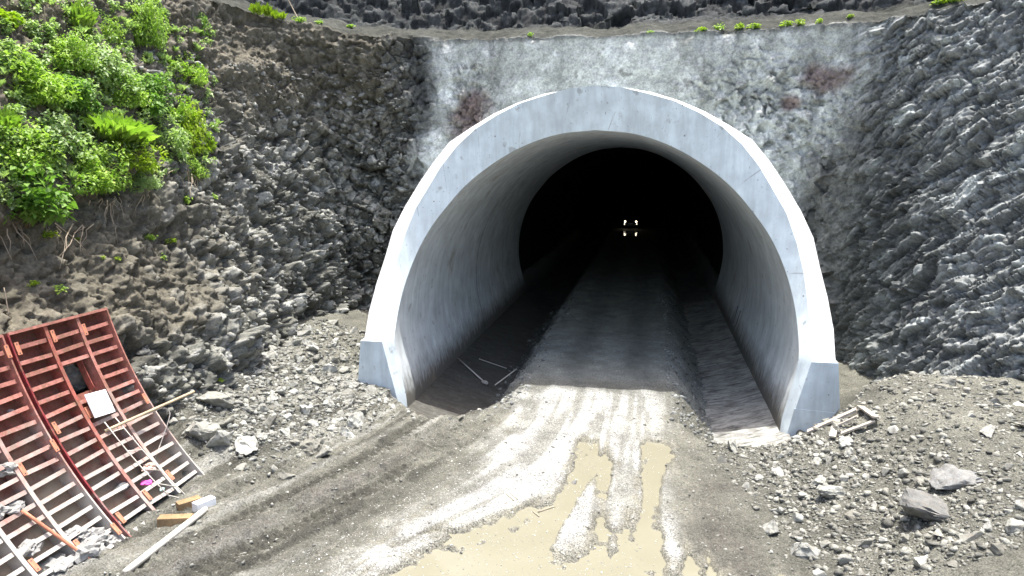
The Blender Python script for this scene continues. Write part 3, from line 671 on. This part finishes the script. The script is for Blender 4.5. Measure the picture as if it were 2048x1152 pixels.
# ---------------------------------------------------------------- red steel formwork panels leaning on the slope
A_, B_, C_ = [np.array(q) for q in ((-7.9, .02), (-9.1, 1.54), (-10.15, 3.92))]
def circ(a, b, c):
    m = np.array([[b[0]-a[0], b[1]-a[1]], [c[0]-a[0], c[1]-a[1]]])*2; r = np.array([b@b-a@a, c@c-a@a]); return np.linalg.solve(m, r)
FC = circ(A_, B_, C_); FR = np.linalg.norm(A_-FC); th0 = math.atan2(A_[1]-FC[1], A_[0]-FC[0]); th1 = math.atan2(C_[1]-FC[1], C_[0]-FC[0])
th0 %= 2*math.pi; th1 %= 2*math.pi
def arc(t, d, y):   # t 0 bottom..1 top, d depth behind the rib front
    a = th0+(th1-th0)*t; return Vector((FC[0]+(FR+d)*math.cos(a), y, FC[1]+(FR+d)*math.sin(a)))
def frame(t, d, y):
    p = arc(t, d, y); up_ = (arc(t+.01, d, y)-arc(t-.01, d, y)).normalized(); nrm = Vector((FC[0]-p.x, 0, FC[1]-p.z)).normalized()
    ax = up_.cross(nrm); return Matrix((( up_.x, ax.x, nrm.x, p.x), (up_.y, ax.y, nrm.y, p.y), (up_.z, ax.z, nrm.z, p.z), (0, 0, 0, 1)))
DEP = .33
def curved_plate(y0, y1, d0, d1, t0=0, t1=1, n=28, taper=0):
    m = MB(); V = []; F = []
    for i in range(n+1):
        t = t0+(t1-t0)*i/n
        V += [arc(t, d0, y0), arc(t, d1, y0), arc(t, d1, y1), arc(t, d0, y1)]
    for i in range(n):
        for k in range(4): F.append((i*4+k, i*4+(k+1) % 4, i*4+4+(k+1) % 4, i*4+4+k))
    F += [(0, 3, 2, 1), (n*4, n*4+1, n*4+2, n*4+3)]; return m.add(V, F)
def panel(y_near, ribs, levels, hatch, label, mats, lugs, tmin=0.):
    root = empty('formwork_panel', arc(0, 0, sum(ribs)/len(ribs)), label, 'formwork'); inv = Matrix.Translation(-Vector(root.location))
    def pp(o): o.parent = root; o.matrix_parent_inverse = inv; return o
    ya, yb = min(ribs), max(ribs)
    # skin plates, one between each pair of ribs, with the hatch left open
    rs = sorted(ribs)
    for a, b in zip(rs[:-1], rs[1:]):
        if hatch and a < hatch[0] < b:
            hy, hw, h0, h1 = hatch; m = curved_plate(a, b, DEP, DEP+.012, tmin, h0); m2 = curved_plate(a, b, DEP, DEP+.012, h1, 1)
            m.add(m2.v, m2.f)
            for q0, q1 in ((a, hy-hw), (hy+hw, b)): m3 = curved_plate(q0, q1, DEP, DEP+.012, h0, h1, 6); m.add(m3.v, m3.f)
            pp(m.build('skin_plate', M['rskin']))
        else: pp(curved_plate(a, b, DEP, DEP+.012, tmin, 1).build('skin_plate', M['rskin']))
    for i, y in enumerate(ribs):
        end = i in (0, len(ribs)-1); t = .035 if end else .022
        pp(curved_plate(y-t/2, y+t/2, 0 if end else .05, DEP+.004 if not end else DEP+.05, tmin).build('rib', mats[i]))
        # narrow flange on the rib's free edge
        if not end: pp(curved_plate(y-.04, y+.04, .036, .049, tmin).build('rib_flange', mats[i]))
    # stringers: angle bars between the ribs, one mesh per bay width, shared
    for a, b in zip(rs[:-1], rs[1:]):
        L = (b-a)/2-.03; me = None
        for k, t in enumerate(levels):
            if t < tmin: continue
            y = (a+b)/2
            if hatch and a < hatch[0] < b and hatch[2]+.01 < t < hatch[3]-.01: continue
            if me is None:
                m = MB().box((0, 0, -.125), (.006, L, .125)); m.box((-.034, 0, .004), (.040, L, .006)); o = m.build('stringer', M['rgrey'], None); me = o.data
            else: o = bpy.data.objects.new('stringer', me); COL.objects.link(o)
            W = frame(t+random.uniform(-.004, .004), DEP-.252, y) @ Matrix.Rotation(random.uniform(-.035, .035), 4, 'Z') @ Matrix.Rotation(random.uniform(-.12, .12), 4, 'Y'); pp(o); o.matrix_basis = W
    # top closing plate
    pp(curved_plate(ya, yb, .0, DEP, .992, 1.004, 2).build('top_plate', M['rgrey']))
    if hatch:
        hy, hw, h0, h1 = hatch
        for yy in (hy-hw, hy+hw): pp(curved_plate(yy-.008, yy+.008, DEP-.14, DEP-.004, h0, h1, 5).build('hatch_frame', M['rred']))
    lm = None
    for y, t in lugs:
        if lm is None:
            m = MB().box((0, 0, 0), (.125, .045, .008)); o = m.build('lug_plate', M['lug']); lm = o.data
        else: o = bpy.data.objects.new('lug_plate', lm); COL.objects.link(o)
        pp(o); o.matrix_basis = frame(t, -.012 if any(abs(y-q) < .12 for q in (ribs[0], ribs[-1])) else .04, y)
        for dx in (-.09, .09):
            h = MB().tube([(dx, 0, .006), (dx, 0, .014)], .013, 6).build('bolt_hole', M['boot'], o)
    return root
rib_r = [-7.32, -8.15, -8.98, -9.85]; lev = [.03+.0605*i for i in range(16)]
R_AT = lambda: None
panel(0, rib_r, lev, (-8.56, .27, .665, .80), 'red rusty steel formwork panel with an open hatch leaning on the slope', [M['rgrey'], M['rgrey'], M['rred'], M['rdark']],
      [(-8.86, .94), (-8.06, .93), (-9.72, .93), (-8.88, .57), (-9.72, .565), (-8.05, .14), (-8.86, .12), (-9.7, .10), (-7.4, .52)])
rib_l = [-9.97, -10.85, -11.7, -12.6]
panel(0, rib_l, lev, None, 'dusty cement-stained red steel formwork panel beside the hatch panel', [M['rgrey'], M['rgrey'], M['rgrey'], M['rred']],
      [(-9.99, .93), (-9.99, .50), (-10.75, .47), (-9.99, .07), (-10.75, .10), (-11.6, .13), (-11.6, .55)])
# hatch cover board lying on the ribs
bo = MB().box((0, 0, 0), (.26, .27, .012)).build('white_board', M['white'], None, False, .004); bo.matrix_world = frame(.585, -.06, -8.62) @ Matrix.Rotation(.10, 4, 'Z'); tag(bo, 'square white board lying on the red formwork below its hatch', 'board')

def pole(name, a, b, r, mat, label, cat, bend=0, n=10, r2=None):
    a, b = Vector(a), Vector(b); pts = [a.lerp(b, i/6)+Vector((0, 0, bend*math.sin(math.pi*i/6))) for i in range(7)]; o = empty_mesh = MB().tube([p-a for p in pts], [r+((r2 or r)-r)*i/6 for i in range(7)], n).build(name, mat, None, True)
    o.location = a; return tag(o, label, cat)
pole('timber_pole', at_y(210, 862, -8.75), at_y(388, 783, -6.6), .032, M['wood'], 'long pale wooden pole lying across the red formwork ribs', 'pole')
# rod bent into a hook
pts = [at_y(255, 842, -8.2), at_y(300, 826, -7.7), at_y(325, 816, -7.4), at_y(338, 822, -7.3), at_y(338, 838, -7.35), at_y(322, 885, -7.6), at_y(309, 918, -7.85)]
tag(MB().tube(smooth_pts([tuple(p) for p in pts], 5), .011, 6).build('bent_rod', M['steel'], None, True), 'thin grey steel rod bent into a hook over the red formwork', 'rod')
# little ladder welded from rebar
ld = empty('rebar_ladder', at_y(350, 1018, -8.1), 'narrow ladder welded from thin rebar lying on the red formwork', 'ladder'); inv = Matrix.Translation(-Vector(ld.location))
ra = [arc(.50, -.02, -8.72), arc(.05, -.03, -8.52)]; rb = [arc(.50, -.02, -8.42), arc(-.035, -.03, -8.16)]
for q in (ra, rb):
    o = MB().tube([q[0].lerp(q[1], i/5)+Vector((.03, 0, .03))*math.sin(math.pi*i/5)*-4*.3 for i in range(6)], .012, 6).build('rail', M['pvc'], ld, True); o.matrix_parent_inverse = inv
for f in (.12, .36, .6, .8, .97):
    o = MB().tube([ra[0].lerp(ra[1], f)+Vector((.03, 0, .03))*math.sin(math.pi*f)*-1.2, rb[0].lerp(rb[1], f)+Vector((.03, 0, .03))*math.sin(math.pi*f)*-1.2], .009, 6).build('rung', M['pvc'], ld, True); o.matrix_parent_inverse = inv
def block(name, px, py, L, Wd, H, rz, mat, label, cat, rx=0, lift=0):
    p = at_z(px, py, H/2+.12); o = MB().box((0, 0, 0), (L/2, Wd/2, H/2)).build(name, mat, None, False, .008); o.location = (p.x, p.y, gh(p.x, p.y)+H/2-.01+lift); o.rotation_euler = (rx, 0, rz); return tag(o, label, cat)
block('timber_block', 377, 998, .46, .2, .19, .95, M['wood2'], 'short brown timber block lying between the formwork and a white block', 'timber', 0, .02)
block('timber_block', 350, 1034, .62, .2, .19, .28, M['wood2'], 'longer brown timber block at the foot of the hatch formwork panel', 'timber')
block('concrete_block', 408, 1003, .42, .2, .2, 1.15, M['white'], 'white concrete block beside the brown timber blocks', 'block')
a = at_z(250, 1152, .08); b = at_z(412, 1027, .08)
pole('plastic_pipe', (a.x, a.y, gh(a.x, a.y)+.05), (b.x, b.y, gh(b.x, b.y)+.05), .062, M['pvc'], 'thick dusty white pipe lying on the mud near the timber blocks', 'pipe', 0, 14)
pole('rusty_pipe', arc(.33, .02, -11.2), arc(-.02, .0, -10.75), .03, M['lug'], 'thin rusty pipe lying along the cement-stained formwork panel', 'pipe')
def lump(name, p, s, mat, label, cat, group=None, sq=.7, amp=.5):
    V, F = [], []; bm = bmesh.new(); bmesh.ops.create_icosphere(bm, subdivisions=3, radius=1); W = np.array([v.co[:] for v in bm.verts]); sd = random.randrange(999)
    d = 1+amp*fbm(W, .9, 4, sd)+amp*.4*facet(W, .4, sd)[0]
    for v, k in zip(bm.verts, d): v.co = Vector((v.co.x*k*s[0], v.co.y*k*s[1], v.co.z*k*s[2]))
    me = bpy.data.meshes.new(name); bm.to_mesh(me); bm.free(); me.materials.append(mat); o = bpy.data.objects.new(name, me); COL.objects.link(o); o.location = p; return tag(o, label, cat, group)
G1 = 'cement lumps on the stained formwork panel'
for t, y, s in ((.13, -10.45, .16), (.10, -10.3, .2), (.055, -10.15, .17), (.16, -10.62, .13), (.05, -10.6, .2), (.36, -11.2, .15), (.37, -11.45, .16), (.08, -11.2, .2), (.2, -11.4, .17), (.5, -10.9, .14)):
    lump('cement_lump', arc(t, .17, y), (s, s*1.3, s*.7), M['lump'], 'crusty grey cement lump stuck between the bars of the stained formwork panel', 'cement', G1, amp=.8)
p = at_z(178, 1112, .12); lump('cement_lump', (p.x, p.y, gh(p.x, p.y)+.08), (.2, .22, .16), M['lump'], 'crusty grey cement lump on the mud at the foot of the stained panel', 'cement', None, amp=.9)
lump('cloth_rag', arc(.17, .13, -8.58), (.10, .09, .05), M['pink'], 'crumpled bright pink rag caught in the formwork under the ladder', 'cloth', amp=.7)
lump('cloth_rag', arc(.225, .10, -8.32), (.13, .12, .07), M['beige'], 'crumpled dirty beige rag caught in the formwork under the ladder', 'cloth', amp=.8)
lump('work_bag', arc(.21, .16, -9.05), (.12, .2, .08), M['boot'], 'dark grey bag lying between the bars of the hatch panel', 'bag', amp=.4)
lump('plastic_scrap', arc(.105, .10, -8.4), (.05, .06, .03), M['teal'], 'small pale green plastic scrap on the hatch panel', 'plastic', amp=.4)
p = arc(-.02, .02, -11.7); lump('plastic_dome', (p.x, p.y, p.z+.05), (.17, .17, .12), M['white'], 'rounded white plastic tub at the foot of the stained formwork', 'tub', amp=.06)

# ---------------------------------------------------------------- tools, sticks and planks
def on_invert(px, py):
    best = None
    for z in np.linspace(-.6, -1.25, 60):
        p = at_z(px, py, z); zi = -.62-.62*(max(0, 5.95-abs(p.x-XC))/2.1)**.8; e = abs(zi-z)
        if best is None or e < best[0]: best = (e, p)
    return best[1]+Vector((0, 0, .05))
sh = empty('shovel', on_invert(970, 766), 'long-handled shovel lying in the dark ditch inside the portal', 'shovel'); inv = Matrix.Translation(-Vector(sh.location))
a, b = on_invert(916, 719), on_invert(966, 764); o = MB().tube([a, b], .028, 8).build('handle', M['pvc'], sh, True); o.matrix_parent_inverse = inv
d = (b-a).normalized(); sd = d.cross(Vector((0, 0, 1))).normalized(); nn = sd.cross(d); m = MB(); pr = [(0, .05), (.06, .11), (.2, .12), (.29, .06), (.32, 0)]
V = []
for u, w_ in pr:
    for k in (-1, -.5, 0, .5, 1): V.append(b+d*u+sd*w_*k+nn*(.04*abs(k)-.02))
m.add(V, [(i*5+k, i*5+k+1, i*5+k+6, i*5+k+5) for i in range(4) for k in range(4)]); o = m.build('blade', M['steel'], sh, True); o.matrix_parent_inverse = inv
md = o.modifiers.new('thick', 'SOLIDIFY'); md.thickness = .006
pole('wooden_stick', on_invert(958, 720), on_invert(1013, 739), .016, M['pvc'], 'thin pale stick lying deeper in the dark ditch behind the shovel', 'stick')
a = at_z(990, 770, -.85); b = at_z(1033, 738, -.6); pole('wooden_stick', a, b, .022, M['pvc'], 'pale stick leaning on the road bank beside the shovel', 'stick')
for i, (q0, q1) in enumerate((((1466, 652), (1476, 612)), ((1472, 655), (1481, 622)))):
    a, b = at_y(*q0, 8.2), at_y(*q1, 8.5); a.x -= .03; pole('rebar_rod', a, b, .016, M['boot'], 'short dark rebar rod leaning on the tunnel wall', 'rod').__setitem__('group', 'rebar rods on the tunnel wall')
PLK = [((1622, 868), (1704, 838), .14, .05, 'longest weathered plank propped against the portal plinth', .30), ((1665, 878), (1672, 856), .1, .04, 'short upright plank end among the planks at the plinth', .22),
       ((1668, 862), (1706, 850), .09, .035, 'narrow weathered plank lying under the longest plank', .25), ((1722, 822), (1748, 852), .1, .04, 'weathered plank pointing away from the plinth towards the cliff', .35), ((1690, 872), (1740, 858), .09, .035, 'flat grey plank lying in the stones beside the plinth', .22)]
for q0, q1, wd, th, lab, dz in PLK:
    a, b = sight(*q0)[0]+Vector((0, 0, .10)), sight(*q1)[0]+Vector((0, 0, .05+dz*.5)); d = b-a; L = d.length; o = MB().box((0, 0, 0), (L/2+.1, wd*.75, th*.6)).build('plank', M['gwood'], None, False, .004)
    o.rotation_mode = 'QUATERNION'; o.rotation_quaternion = d.to_track_quat('X', 'Z'); o.location = (a+b)/2; tag(o, lab, 'plank')
for q0, q1, r, lab in (((1012, 992), (1028, 1004), .014, 'short dry stick lying on the wet gravel'), ((1020, 990), (1036, 1002), .012, 'short dry stick lying on the wet gravel'), ((1066, 1017), (1078, 1027), .010, 'forked dark twig at the edge of the puddle'), ((1076, 1018), (1110, 1007), .012, 'long thin stick floating at the puddle edge')):
    a, b = at_z(*q0, .03), at_z(*q1, .03); a.z = max(gh(a.x, a.y), WATER)+.015; b.z = max(gh(b.x, b.y), WATER)+.015
    o = pole('dry_stick', a, b, r, M['stick'], lab, 'stick', 0, 6)
    if 'short' in lab: o['group'] = 'sticks on the wet gravel'
p, n, k = sight(597, 40); pole('dead_branch', p, at_y(574, -6, p.y+.2), .035, M['root'], 'thin bare dead branch standing at the rim above the rock slope', 'branch', 0, 7, .015)
p, n, k = sight(22, 640); a = p+n*.05; q = at_y(8, 575, p.y); pole('dead_branch', a, q, .016, M['root'], 'thin bent twig rising from the soil behind the formwork', 'branch', .05, 6, .008)
p, n, k = sight(90, 60); pole('dead_branch', p, p+Vector((.15, -.1, .55)), .022, M['root'], 'pale dead stem standing among the shrubs on the bank', 'branch', 0, 6, .01)

# ---------------------------------------------------------------- vehicle far inside the tunnel
def vehicle():
    x, y = -.40, 63.; z = gh(x, y); r = empty('car', (x, y, z), 'dark car with its headlamps on deep inside the tunnel', 'car')
    def box_prof(prof, hw, name, mat, par=r, bev=.04):
        V = [(s*hw*(1-.10*max(0, pz-1.0)), py, pz) for s in (-1, 1) for py, pz in prof]; n = len(prof)
        return MB().add(V, [tuple(range(n))[::-1], tuple(range(n, 2*n))]+[(i, (i+1) % n, n+(i+1) % n, n+i) for i in range(n)]).build(name, mat, par, False, bev)
    body = box_prof([(0, .38), (-.02, .72), (.08, .95), (1.15, 1.08), (1.75, 1.68), (2.1, 1.76), (3.9, 1.72), (4.35, 1.1), (4.4, .4)], .88, 'body', M['carpaint'])
    MB().add([(-.72, 1.19, 1.135), (.72, 1.19, 1.135), (.62, 1.70, 1.655), (-.62, 1.70, 1.655)], [(0, 1, 2, 3)]).build('windscreen', M['glass'], r).location = (0, -.012, .008)
    for s in (-1, 1):
        MB().add([(s*.86, 1.8, 1.12), (s*.86, 3.7, 1.12), (s*.81, 3.6, 1.6), (s*.81, 2.05, 1.6)], [(0, 1, 2, 3)]).build('side_window', M['glass'], r).location = (s*.03, 0, 0)
        MB().tube([(s*.63, -.03, .80), (s*.63, .06, .80)], .085, 14).build('headlamp', M['lampon'], r)
        MB().tube([(s*.70, -.035, .50), (s*.70, .04, .50)], .05, 12).build('fog_lamp', M['fogon'], r)
        MB().box((s*.98, 1.75, 1.13), (.09, .05, .07)).build('mirror', M['carpaint'], r, False, .02)
        for wy in (.85, 3.55):
            w_ = MB().tube([(s*.70, wy, .35), (s*.90, wy, .35)], .35, 20).build('wheel', M['tyre'], r); MB().tube([(s*.86, wy, .35), (s*.915, wy, .35)], .2, 16).build('wheel_rim', M['rim'], w_)
    MB().box((0, -.035, .56), (.26, .012, .06)).build('number_plate', M['plate'], r); MB().box((0, -.03, .78), (.42, .012, .07)).build('grille', M['tyre'], r)
    MB().box((0, -.05, .42), (.86, .06, .09)).build('bumper', M['carpaint'], r, False, .03)
    return r
vehicle()
nx, ny = 24, 60; xs = np.linspace(-1.4, .6, nx); ys = np.linspace(54, 59.5, ny); XX, YY = np.meshgrid(xs, ys, indexing='ij'); zz = ground(XX, YY); V = np.stack([XX.ravel(), YY.ravel(), np.full(XX.size, 0)], 1); V[:, 2] = zz.mean()+.02
tag(mesh_np('tunnel_puddle', V, grid_faces(nx, ny), M['water']), kind='structure')

# ---------------------------------------------------------------- plants
def leaves(n, rx, ry, rz, size, seed, blades=False, clumps=9, droop=.3):
    r = np.random.default_rng(seed)
    cc = r.normal(0, 1, (clumps, 3)); cc /= np.linalg.norm(cc, axis=1)[:, None]; cc *= r.uniform(.35, .9, (clumps, 1)); cc[:, 2] = np.abs(cc[:, 2])*.9+.15
    k = r.integers(0, clumps, n); d = r.normal(0, 1, (n, 3)); d /= np.linalg.norm(d, axis=1)[:, None]; cr = r.uniform(.18, .44, clumps)
    P = cc[k]+d*(cr[k]*r.uniform(.55, 1.08, n)**.6)[:, None]; P[:, 2] = np.maximum(P[:, 2], .02+.1*r.random(n)); P *= [rx, ry, rz]
    az = r.uniform(0, 6.283, n); el = r.normal(-.1-droop*.5, .45, n)
    if blades: el = r.uniform(.75, 1.5, n); P[:, :2] *= .75
    t = np.stack([np.cos(az)*np.cos(el), np.sin(az)*np.cos(el), np.sin(el)], 1); s = np.stack([-np.sin(az), np.cos(az), r.normal(0, .35, n)], 1); s /= np.linalg.norm(s, axis=1)[:, None]
    L = size*r.uniform(.6, 1.25, n)[:, None]; W = L*(.07 if blades else r.uniform(.26, .36, n)[:, None]); up_ = np.cross(t, s)
    if blades: P[:, 2] *= .25
    a = P; b = P+t*L*.45+s*W+up_*L*.06; c = P+t*L-np.array([0, 0, 1])*L*(.35 if blades else .12); e = P+t*L*.45-s*W+up_*L*.06
    V = np.stack([a, b, c, e], 1).reshape(-1, 3); F = np.arange(4*n).reshape(-1, 4); F = np.vstack([F[:, [0, 1, 2]], F[:, [0, 2, 3]]])
    hue = np.clip(.5*r.random(n)+.5*r.random(clumps)[k], 0, 1); return V, F, np.repeat(hue, 4)
def stems(n, rx, ry, rz, seed, r0=.012):
    r = random.Random(seed); m = MB()
    for i in range(n):
        a = r.uniform(0, 6.28); k = r.uniform(.2, .75); e = Vector((math.cos(a)*rx*k, math.sin(a)*ry*k, rz*r.uniform(.6, .95))); m.tube([Vector((e.x*.08, e.y*.08, -.15)), e*.45+Vector((0, 0, rz*.1)), e], [r0, r0*.75, r0*.3], 5, False)
    return m
PROTO = {}
def proto(kind):
    if kind.startswith('w_') and kind not in PROTO:
        bl = kind == 'w_grass'; V, F, hcol = leaves(110, 1, 1, 1.1, 1.1 if bl else .42, 77+len(PROTO), bl, 7); o = mesh_np('foliage', V, F, M[dict(w_yellow='leafD', w_bright='leafB', w_grass='leafD')[kind]], None, False, None, dict(rnd=hcol)); PROTO[kind] = (o.data, None); bpy.data.objects.remove(o)
    if kind in PROTO: return PROTO[kind]
    spec = dict(broad=('leafA', 1900, .17, False), bright=('leafB', 2400, .12, False), pale=('leafC', 2000, .13, False), yellow=('leafD', 1900, .14, False), grass=('leafB', 1300, .85, True), fine=('leafB', 3200, .10, False), deep=('leafA', 2500, .135, False))[kind]
    V, F, hcol = leaves(spec[1], 1, 1, 1, spec[2], hash(kind) % 1 + len(PROTO)*11+5, spec[3], 17)
    o = mesh_np('foliage', V, F, M[spec[0]], None, False, None, dict(rnd=hcol)); me = o.data; bpy.data.objects.remove(o)
    o = stems(14, .9, .9, .8, len(PROTO)).build('stem', M['stem']); ms = o.data; bpy.data.objects.remove(o)
    PROTO[kind] = (me, ms); return PROTO[kind]
SHRUB = [  # pixel the root sits at, half width, height (metres), leaf kind, label
    ((65, 440), 1.25, 1.25, 'broad', 'large deep green shrub overhanging the bare bank above the formwork'),
    ((185, 372), 1.10, 1.00, 'fine', 'dense bright green fine-leaved bush beside the largest deep green shrub'),
    ((105, 300), 1.00, .95, 'pale', 'pale dusty-leaved bush above the fine-leaved bush'),
    ((215, 275), 1.05, .85, 'grass', 'clump of arching grassy blades in the middle of the bank'),
    ((318, 300), .95, 1.05, 'pale', 'pale broad bush at the ledge with bare roots below'),
    ((398, 300), .70, 1.30, 'yellow', 'vivid yellow-green shrub at the outer corner of the ledge'),
    ((295, 215), 1.05, 1.05, 'deep', 'dark green leafy bush behind the grassy clump'),
    ((205, 165), 1.10, 1.05, 'pale', 'whitish-leaved bush high on the middle of the bank'),
    ((60, 205), 1.10, 1.05, 'bright', 'bright green bush on the upper bank at its far end'),
    ((368, 165), .90, 1.10, 'bright', 'leafy bright bush against the bare brown soil edge'),
    ((285, 85), .80, 1.30, 'fine', 'tall narrow light green bush near the top of the bank'),
    ((400, 70), .55, 1.00, 'deep', 'small dark shrub at the topmost corner of the bank'),
    ((165, 60), .60, .95, 'grass', 'tall yellowish grass tuft at the top of the bank'),
    ((210, 75), .45, .60, 'bright', 'small round bush beside the tall grass tuft'),
    ((385, 350), .55, .60, 'bright', 'low bush hanging over the ledge under the vivid shrub'),
    ((275, 372), .60, .50, 'pale', 'low trailing pale bush at the broken edge of the ledge'),
    ((130, 210), .80, .80, 'deep', 'dark green bush between the whitish bush and the upper bank'),
    ((5, 275), .65, .85, 'grass', 'yellow-green grass clump by the dry branches on the bank'),
    ((245, 205), .70, .75, 'bright', 'leafy bush between the whitish bush and the dark bush'),
    ((35, 330), .95, .90, 'bright', 'leafy bush just above the largest deep green shrub'), ((250, 330), .85, .80, 'yellow', 'light yellow-green bush between the pale ledge bush and the fine-leaved bush'),
    ((345, 240), .75, .85, 'bright', 'bright bush behind the vivid yellow-green shrub'), ((130, 130), .80, .80, 'fine', 'fine-leaved bush on the upper bank beside the whitish bush'),
    ((20, 130), .70, .60, 'pale', 'small pale bush near the top of the bank over the soil')]
for i, ((px, py), hw, h, kind, lab) in enumerate(SHRUB):
    p, n, k = sight(px, py); r = empty('shrub', p+Vector((-n.x, -n.y, 0))*.15-Vector((0, 0, .08)), lab, 'shrub', 'shrubs on the vegetated bank'); me, ms = proto(kind)
    for nm, d in (('foliage', me), ('stem', ms)): o = bpy.data.objects.new(nm, d); COL.objects.link(o); o.parent = r
    r.scale = (hw*.95, hw*.95, h*1.1); r.rotation_euler = (random.uniform(-.12, .12), .18, random.uniform(0, 6.28))
# ground cover between the shrubs
pts = [];  t = 0
while len(pts) < 420 and t < 4000:
    t += 1; px, py = random.uniform(0, 430), random.uniform(0, 440)
    if py > 430-.22*px or (px > 330 and py < 60): continue
    p, n, k = sight(px, py); pts.append((p, n))
VV = []; FF = []; HH = []; b = 0
for i, (p, n) in enumerate(pts):
    V, F, hcol = leaves(60, .24, .24, .38, .11 if i % 3 else .26, 500+i, i % 3 == 0, 3); VV.append(V+np.array(p+n*.02)); FF.append(F+b); HH.append(hcol); b += len(V)
tag(mesh_np('ground_cover', np.vstack(VV), np.vstack(FF), M['leafC'], None, False, None, dict(rnd=np.concatenate(HH))), 'low weeds and grass covering the soil between the shrubs', 'ground cover', None, 'stuff')
WEED = [((98, 478), .22, 'yellow', 0), ((345, 486), .14, 'yellow', 0), ((300, 478), .2, 'bright', 0), ((205, 520), .1, 'yellow', 0), ((440, 762), .11, 'yellow', 0), ((425, 398), .22, 'bright', 0), ((155, 482), .09, 'yellow', 0), ((325, 520), .18, 'bright', 0), ((120, 585), .16, 'bright', 0), ((70, 570), .13, 'yellow', 0), ((375, 405), .2, 'bright', 0), ((235, 520), .08, 'yellow', 0), ((15, 55), .45, 'yellow', 0),
        ((512, 32), .28, 'grass', 1), ((535, 36), .28, 'grass', 1), ((556, 40), .26, 'grass', 1), ((595, 44), .22, 'bright', 1), ((640, 48), .18, 'bright', 1), ((700, 55), .16, 'bright', 1),
        ((1405, 62), .2, 'yellow', 2), ((1440, 60), .2, 'bright', 2), ((1480, 58), .2, 'yellow', 2), ((1510, 57), .22, 'yellow', 2), ((1575, 52), .2, 'yellow', 2), ((1600, 50), .22, 'yellow', 2), ((1640, 46), .16, 'yellow', 2), ((1700, 36), .16, 'yellow', 2), ((1880, 10), .28, 'yellow', 2), ((1910, 5), .26, 'yellow', 2), ((1060, 72), .12, 'bright', 2), ((1300, 66), .12, 'bright', 2)]
WL = [('small bright weed growing on the bare soil under the bank', 'weeds on the bare soil'), ('green plant growing along the rim above the brown rock slope', 'plants on the rim'), ('yellowish weed on the rim above the sprayed concrete headwall', 'weeds on the headwall rim')]
for (px, py), sz, kind, g in WEED:
    p, n, k = sight(px, py); me, ms = proto('w_'+kind); r = bpy.data.objects.new('weed', me); COL.objects.link(r); r.location = p; r.scale = (sz*random.uniform(.8, 1.5), sz*random.uniform(.8, 1.2), sz*random.uniform(.7, 1.2)*(2.0 if kind == 'grass' else 1.)); r.rotation_euler = (0, 0, random.uniform(0, 6.28)); tag(r, WL[g][0], 'weed', WL[g][1])
# roots hanging out of the ledge
ROOT = [((45, 452), 12, .8, 'bundle of pale roots hanging under the largest shrub'), ((140, 455), 12, .9, 'long thin roots trailing down the bare soil'), ((215, 405), 18, .9, 'thick tuft of pale broken roots sticking out of the bank'), ((265, 385), 10, .7, 'roots spreading over the dark hollow under the ledge'), ((385, 352), 14, .7, 'fringe of dry roots under the outer corner of the ledge'), ((330, 350), 9, .5, 'matted roots along the edge of the ledge')]
for i, ((px, py), n_, L, lab) in enumerate(ROOT):
    p, n, k = sight(px, py); rt = empty('exposed_roots', p, lab, 'roots'); r = random.Random(i)
    for j in range(n_):
        a = p+Vector((r.gauss(0, .12), r.gauss(0, .35), r.gauss(.05, .08)))+n*.02; d = Vector((n.x, n.y, 0)).normalized()*r.uniform(.25, .7)+Vector((r.gauss(0, .2), r.gauss(0, .45), -r.uniform(.3, 1.))); l = L*r.uniform(.4, 1.1)
        pts = [a+d*l*u+Vector((r.gauss(0, .03), r.gauss(0, .04), -.25*l*u*u)) for u in (0, .33, .66, 1)]; o = MB().tube([q-p for q in pts], [.016, .012, .008, .003], 5, False).build('root', M['root'], rt)
